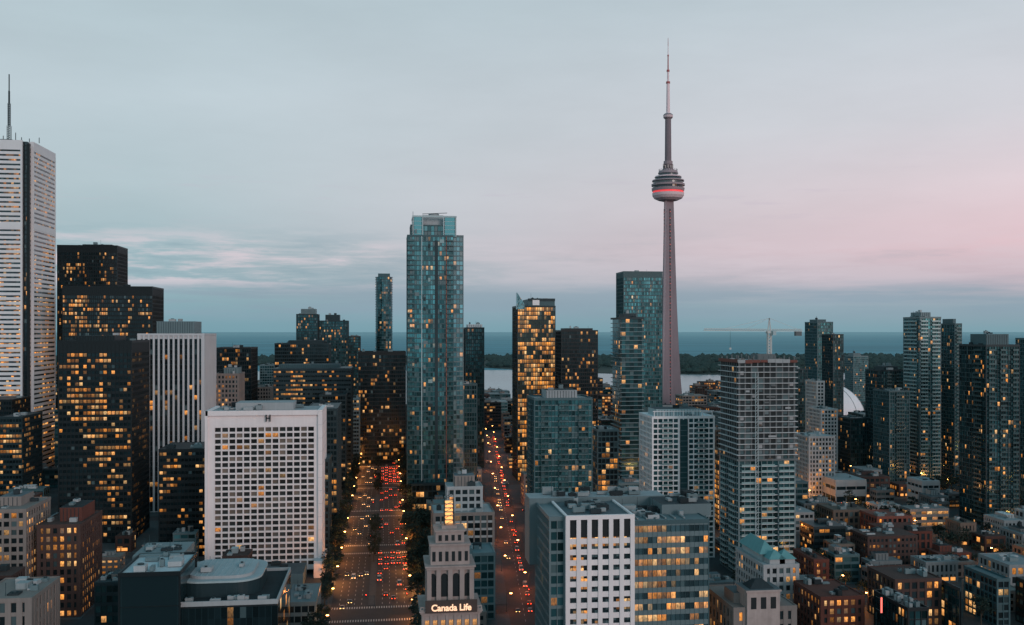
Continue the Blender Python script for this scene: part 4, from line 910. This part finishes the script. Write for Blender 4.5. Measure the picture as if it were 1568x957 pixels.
for i in range(6500):
    x=R.uniform(-3100,3500); k=min(len(pts)-2,max(0,int((x+3200)/170))); yb=pts[k][1]+25
    y=yb+(4750-yb)*R.random()**1.5; 
    if noise.noise(Vector((x*.002,y*.002,3)))>.28: continue
    r=R.uniform(9,19); hh=R.uniform(12,23); n=7
    lv=[(0,.5),(.4,1),(.75,.75),(1,.15)]
    rg=[[(x+r*q*math.cos(6.283*j/n+t)*R.uniform(.75,1.2),y+r*q*math.sin(6.283*j/n+t)*R.uniform(.75,1.2),hh*t*R.uniform(.9,1.08)) for j in range(n)] for t,q in lv]
    for a in range(3):
        for j in range(n): wd.face([rg[a][j],rg[a][(j+1)%n],rg[a+1][(j+1)%n],rg[a+1][j]],CAN)
    wd.face(rg[3],CAN)
wd.obj('island_woods')
# ================================================================= HAZE OVER THE LAKE, AIRLIGHT ADDED AS VOLUME EMISSION
hz=Mesh(); mm=bpy.data.materials.new('lake_haze_glow'); mm.use_nodes=True; nt=mm.node_tree; nt.nodes.clear()
o=nt.nodes.new('ShaderNodeOutputMaterial'); ab=nt.nodes.new('ShaderNodeVolumeAbsorption'); em=nt.nodes.new('ShaderNodeEmission'); ad=nt.nodes.new('ShaderNodeAddShader')
sg=1/60000; ab.inputs['Color'].default_value=(0,0,0,1); ab.inputs['Density'].default_value=sg
em.inputs['Color'].default_value=(.20,.36,.42,1); em.inputs['Strength'].default_value=sg
nt.links.new(ab.outputs[0],ad.inputs[0]); nt.links.new(em.outputs[0],ad.inputs[1]); nt.links.new(ad.outputs[0],o.inputs['Volume'])
hz.box(-30000,30000,1760,36000,-1.5,260,mm); hz.obj('lake_haze_glow')
# ================================================================= WORLD
W=bpy.data.worlds.new('World'); SC.world=W; W.use_nodes=True; nt=W.node_tree; n=N(nt); bg=nt.nodes['Background']
tc=n.new('ShaderNodeTexCoord').outputs['Generated']; s=n.sep(tc)
st,ct=math.sin(TH),math.cos(TH)
fwd=n.m('ADD',n.m('MULTIPLY',s[0],st),n.m('MULTIPLY',s[1],ct)); rgt=n.m('SUBTRACT',n.m('MULTIPLY',s[0],ct),n.m('MULTIPLY',s[1],st))
z=n.m('MAXIMUM',s[2],0.0)
def ramp(stops):
    r=n.new('ShaderNodeValToRGB'); el=r.color_ramp.elements
    while len(el)>1: el.remove(el[0])
    el[0].position=stops[0][0]; el[0].color=stops[0][1]
    for p,c in stops[1:]: e=el.new(p); e.color=c
    n.set(r.inputs[0],z); return r.outputs[0]
rl=ramp([(0,S(116,156,170)),(.03,S(134,168,180)),(.07,S(155,181,191)),(.14,S(176,194,202)),(.22,S(185,200,208)),(.32,S(176,194,202)),(.55,S(98,145,160)),(1,S(62,116,134))])
rr=ramp([(0,S(128,158,170)),(.025,S(148,166,179)),(.045,S(194,180,191)),(.08,S(224,193,201)),(.13,S(222,203,210)),(.2,S(208,206,213)),(.32,S(188,199,207)),(.55,S(100,146,160)),(1,S(62,116,134))])
col=n.mix(n.rng(rgt,-.35,.5,0,1),rl,rr)
wv=n.noise(n.comb(s[0],s[1],n.m('MULTIPLY',s[2],5.0)),5,3)
cv=n.comb(n.m('ADD',s[0],n.m('MULTIPLY',wv,.12)),s[1],n.m('MULTIPLY',s[2],9.0)); c1=n.noise(cv,7.5,7,.62)
band=n.m('MULTIPLY',n.rng(z,.035,.05,0,1),n.rng(z,.08,.105,1,0))
leftm=n.rng(rgt,-.02,-.2,.3,1)
cl=n.m('MULTIPLY',n.m('MULTIPLY',n.rng(c1,.46,.58,0,1),band),leftm)
col=n.mix(n.m('MULTIPLY',cl,.85),col,S(212,202,211))
cd2=n.m('MULTIPLY',n.m('MULTIPLY',n.rng(c1,.46,.36,0,1),band),leftm)
col=n.mix(n.m('MULTIPLY',cd2,.5),col,S(126,158,173))
c2=n.noise(n.comb(s[0],s[1],n.m('MULTIPLY',s[2],16.0)),4.5,6,.6); b2=n.m('MULTIPLY',n.rng(z,.008,.022,0,1),n.rng(z,.038,.052,1,0))
col=n.mix(n.m('MULTIPLY',n.m('MULTIPLY',n.rng(c2,.40,.56,0,1),b2),.7),col,S(138,160,176))
c4=n.noise(n.comb(s[0],s[1],n.m('MULTIPLY',s[2],11.0)),9,5,.6); b4=n.m('MULTIPLY',n.rng(z,.10,.12,0,1),n.rng(z,.14,.17,1,0))
col=n.mix(n.m('MULTIPLY',n.m('MULTIPLY',n.rng(c4,.58,.70,0,1),b4),.3),col,S(188,178,196))
c3=n.noise(n.comb(s[0],s[1],n.m('MULTIPLY',s[2],4.0)),3,5,.6); col=n.mix(1.0,col,n.rng(c3,.3,.7,.96,1.06),'MULTIPLY')
bk=n.rng(fwd,.1,-.9,0,1); col=n.mix(bk,col,n.mix(1.0,col,(1.45,1.48,1.46,1),'MULTIPLY'))
sky=n.new('ShaderNodeTexSky',sky_type='NISHITA'); sky.sun_disc=False; sky.sun_elevation=math.radians(2); sky.sun_rotation=math.radians(150); 
add=n.mix(1.0,col,n.mix(1.0,sky.outputs[0],(.01,.01,.01,1),'MULTIPLY'),'ADD')
n.set(bg.inputs[0],add); bg.inputs[1].default_value=1.0
sd=bpy.data.lights.new('sun','SUN'); sd.energy=.85; sd.angle=math.radians(22); sd.color=(1,.80,.77); so=bpy.data.objects.new('sun',sd); SC.collection.objects.link(so)
so.rotation_euler=Vector((-.45,.85,-.24)).to_track_quat('-Z','Y').to_euler()
# ================================================================= CAMERA
cd=bpy.data.cameras.new('camera'); co=bpy.data.objects.new('camera',cd); SC.collection.objects.link(co); co.location=(0,0,CAMZ); co.rotation_euler=(math.pi/2,0,-TH)
cd.sensor_width=36; cd.lens=36*1500/1568; cd.shift_y=28.5/1568; cd.clip_start=1; cd.clip_end=200000; SC.camera=co
SC.view_settings.view_transform='Standard'; SC.view_settings.look='None'; SC.view_settings.exposure=0
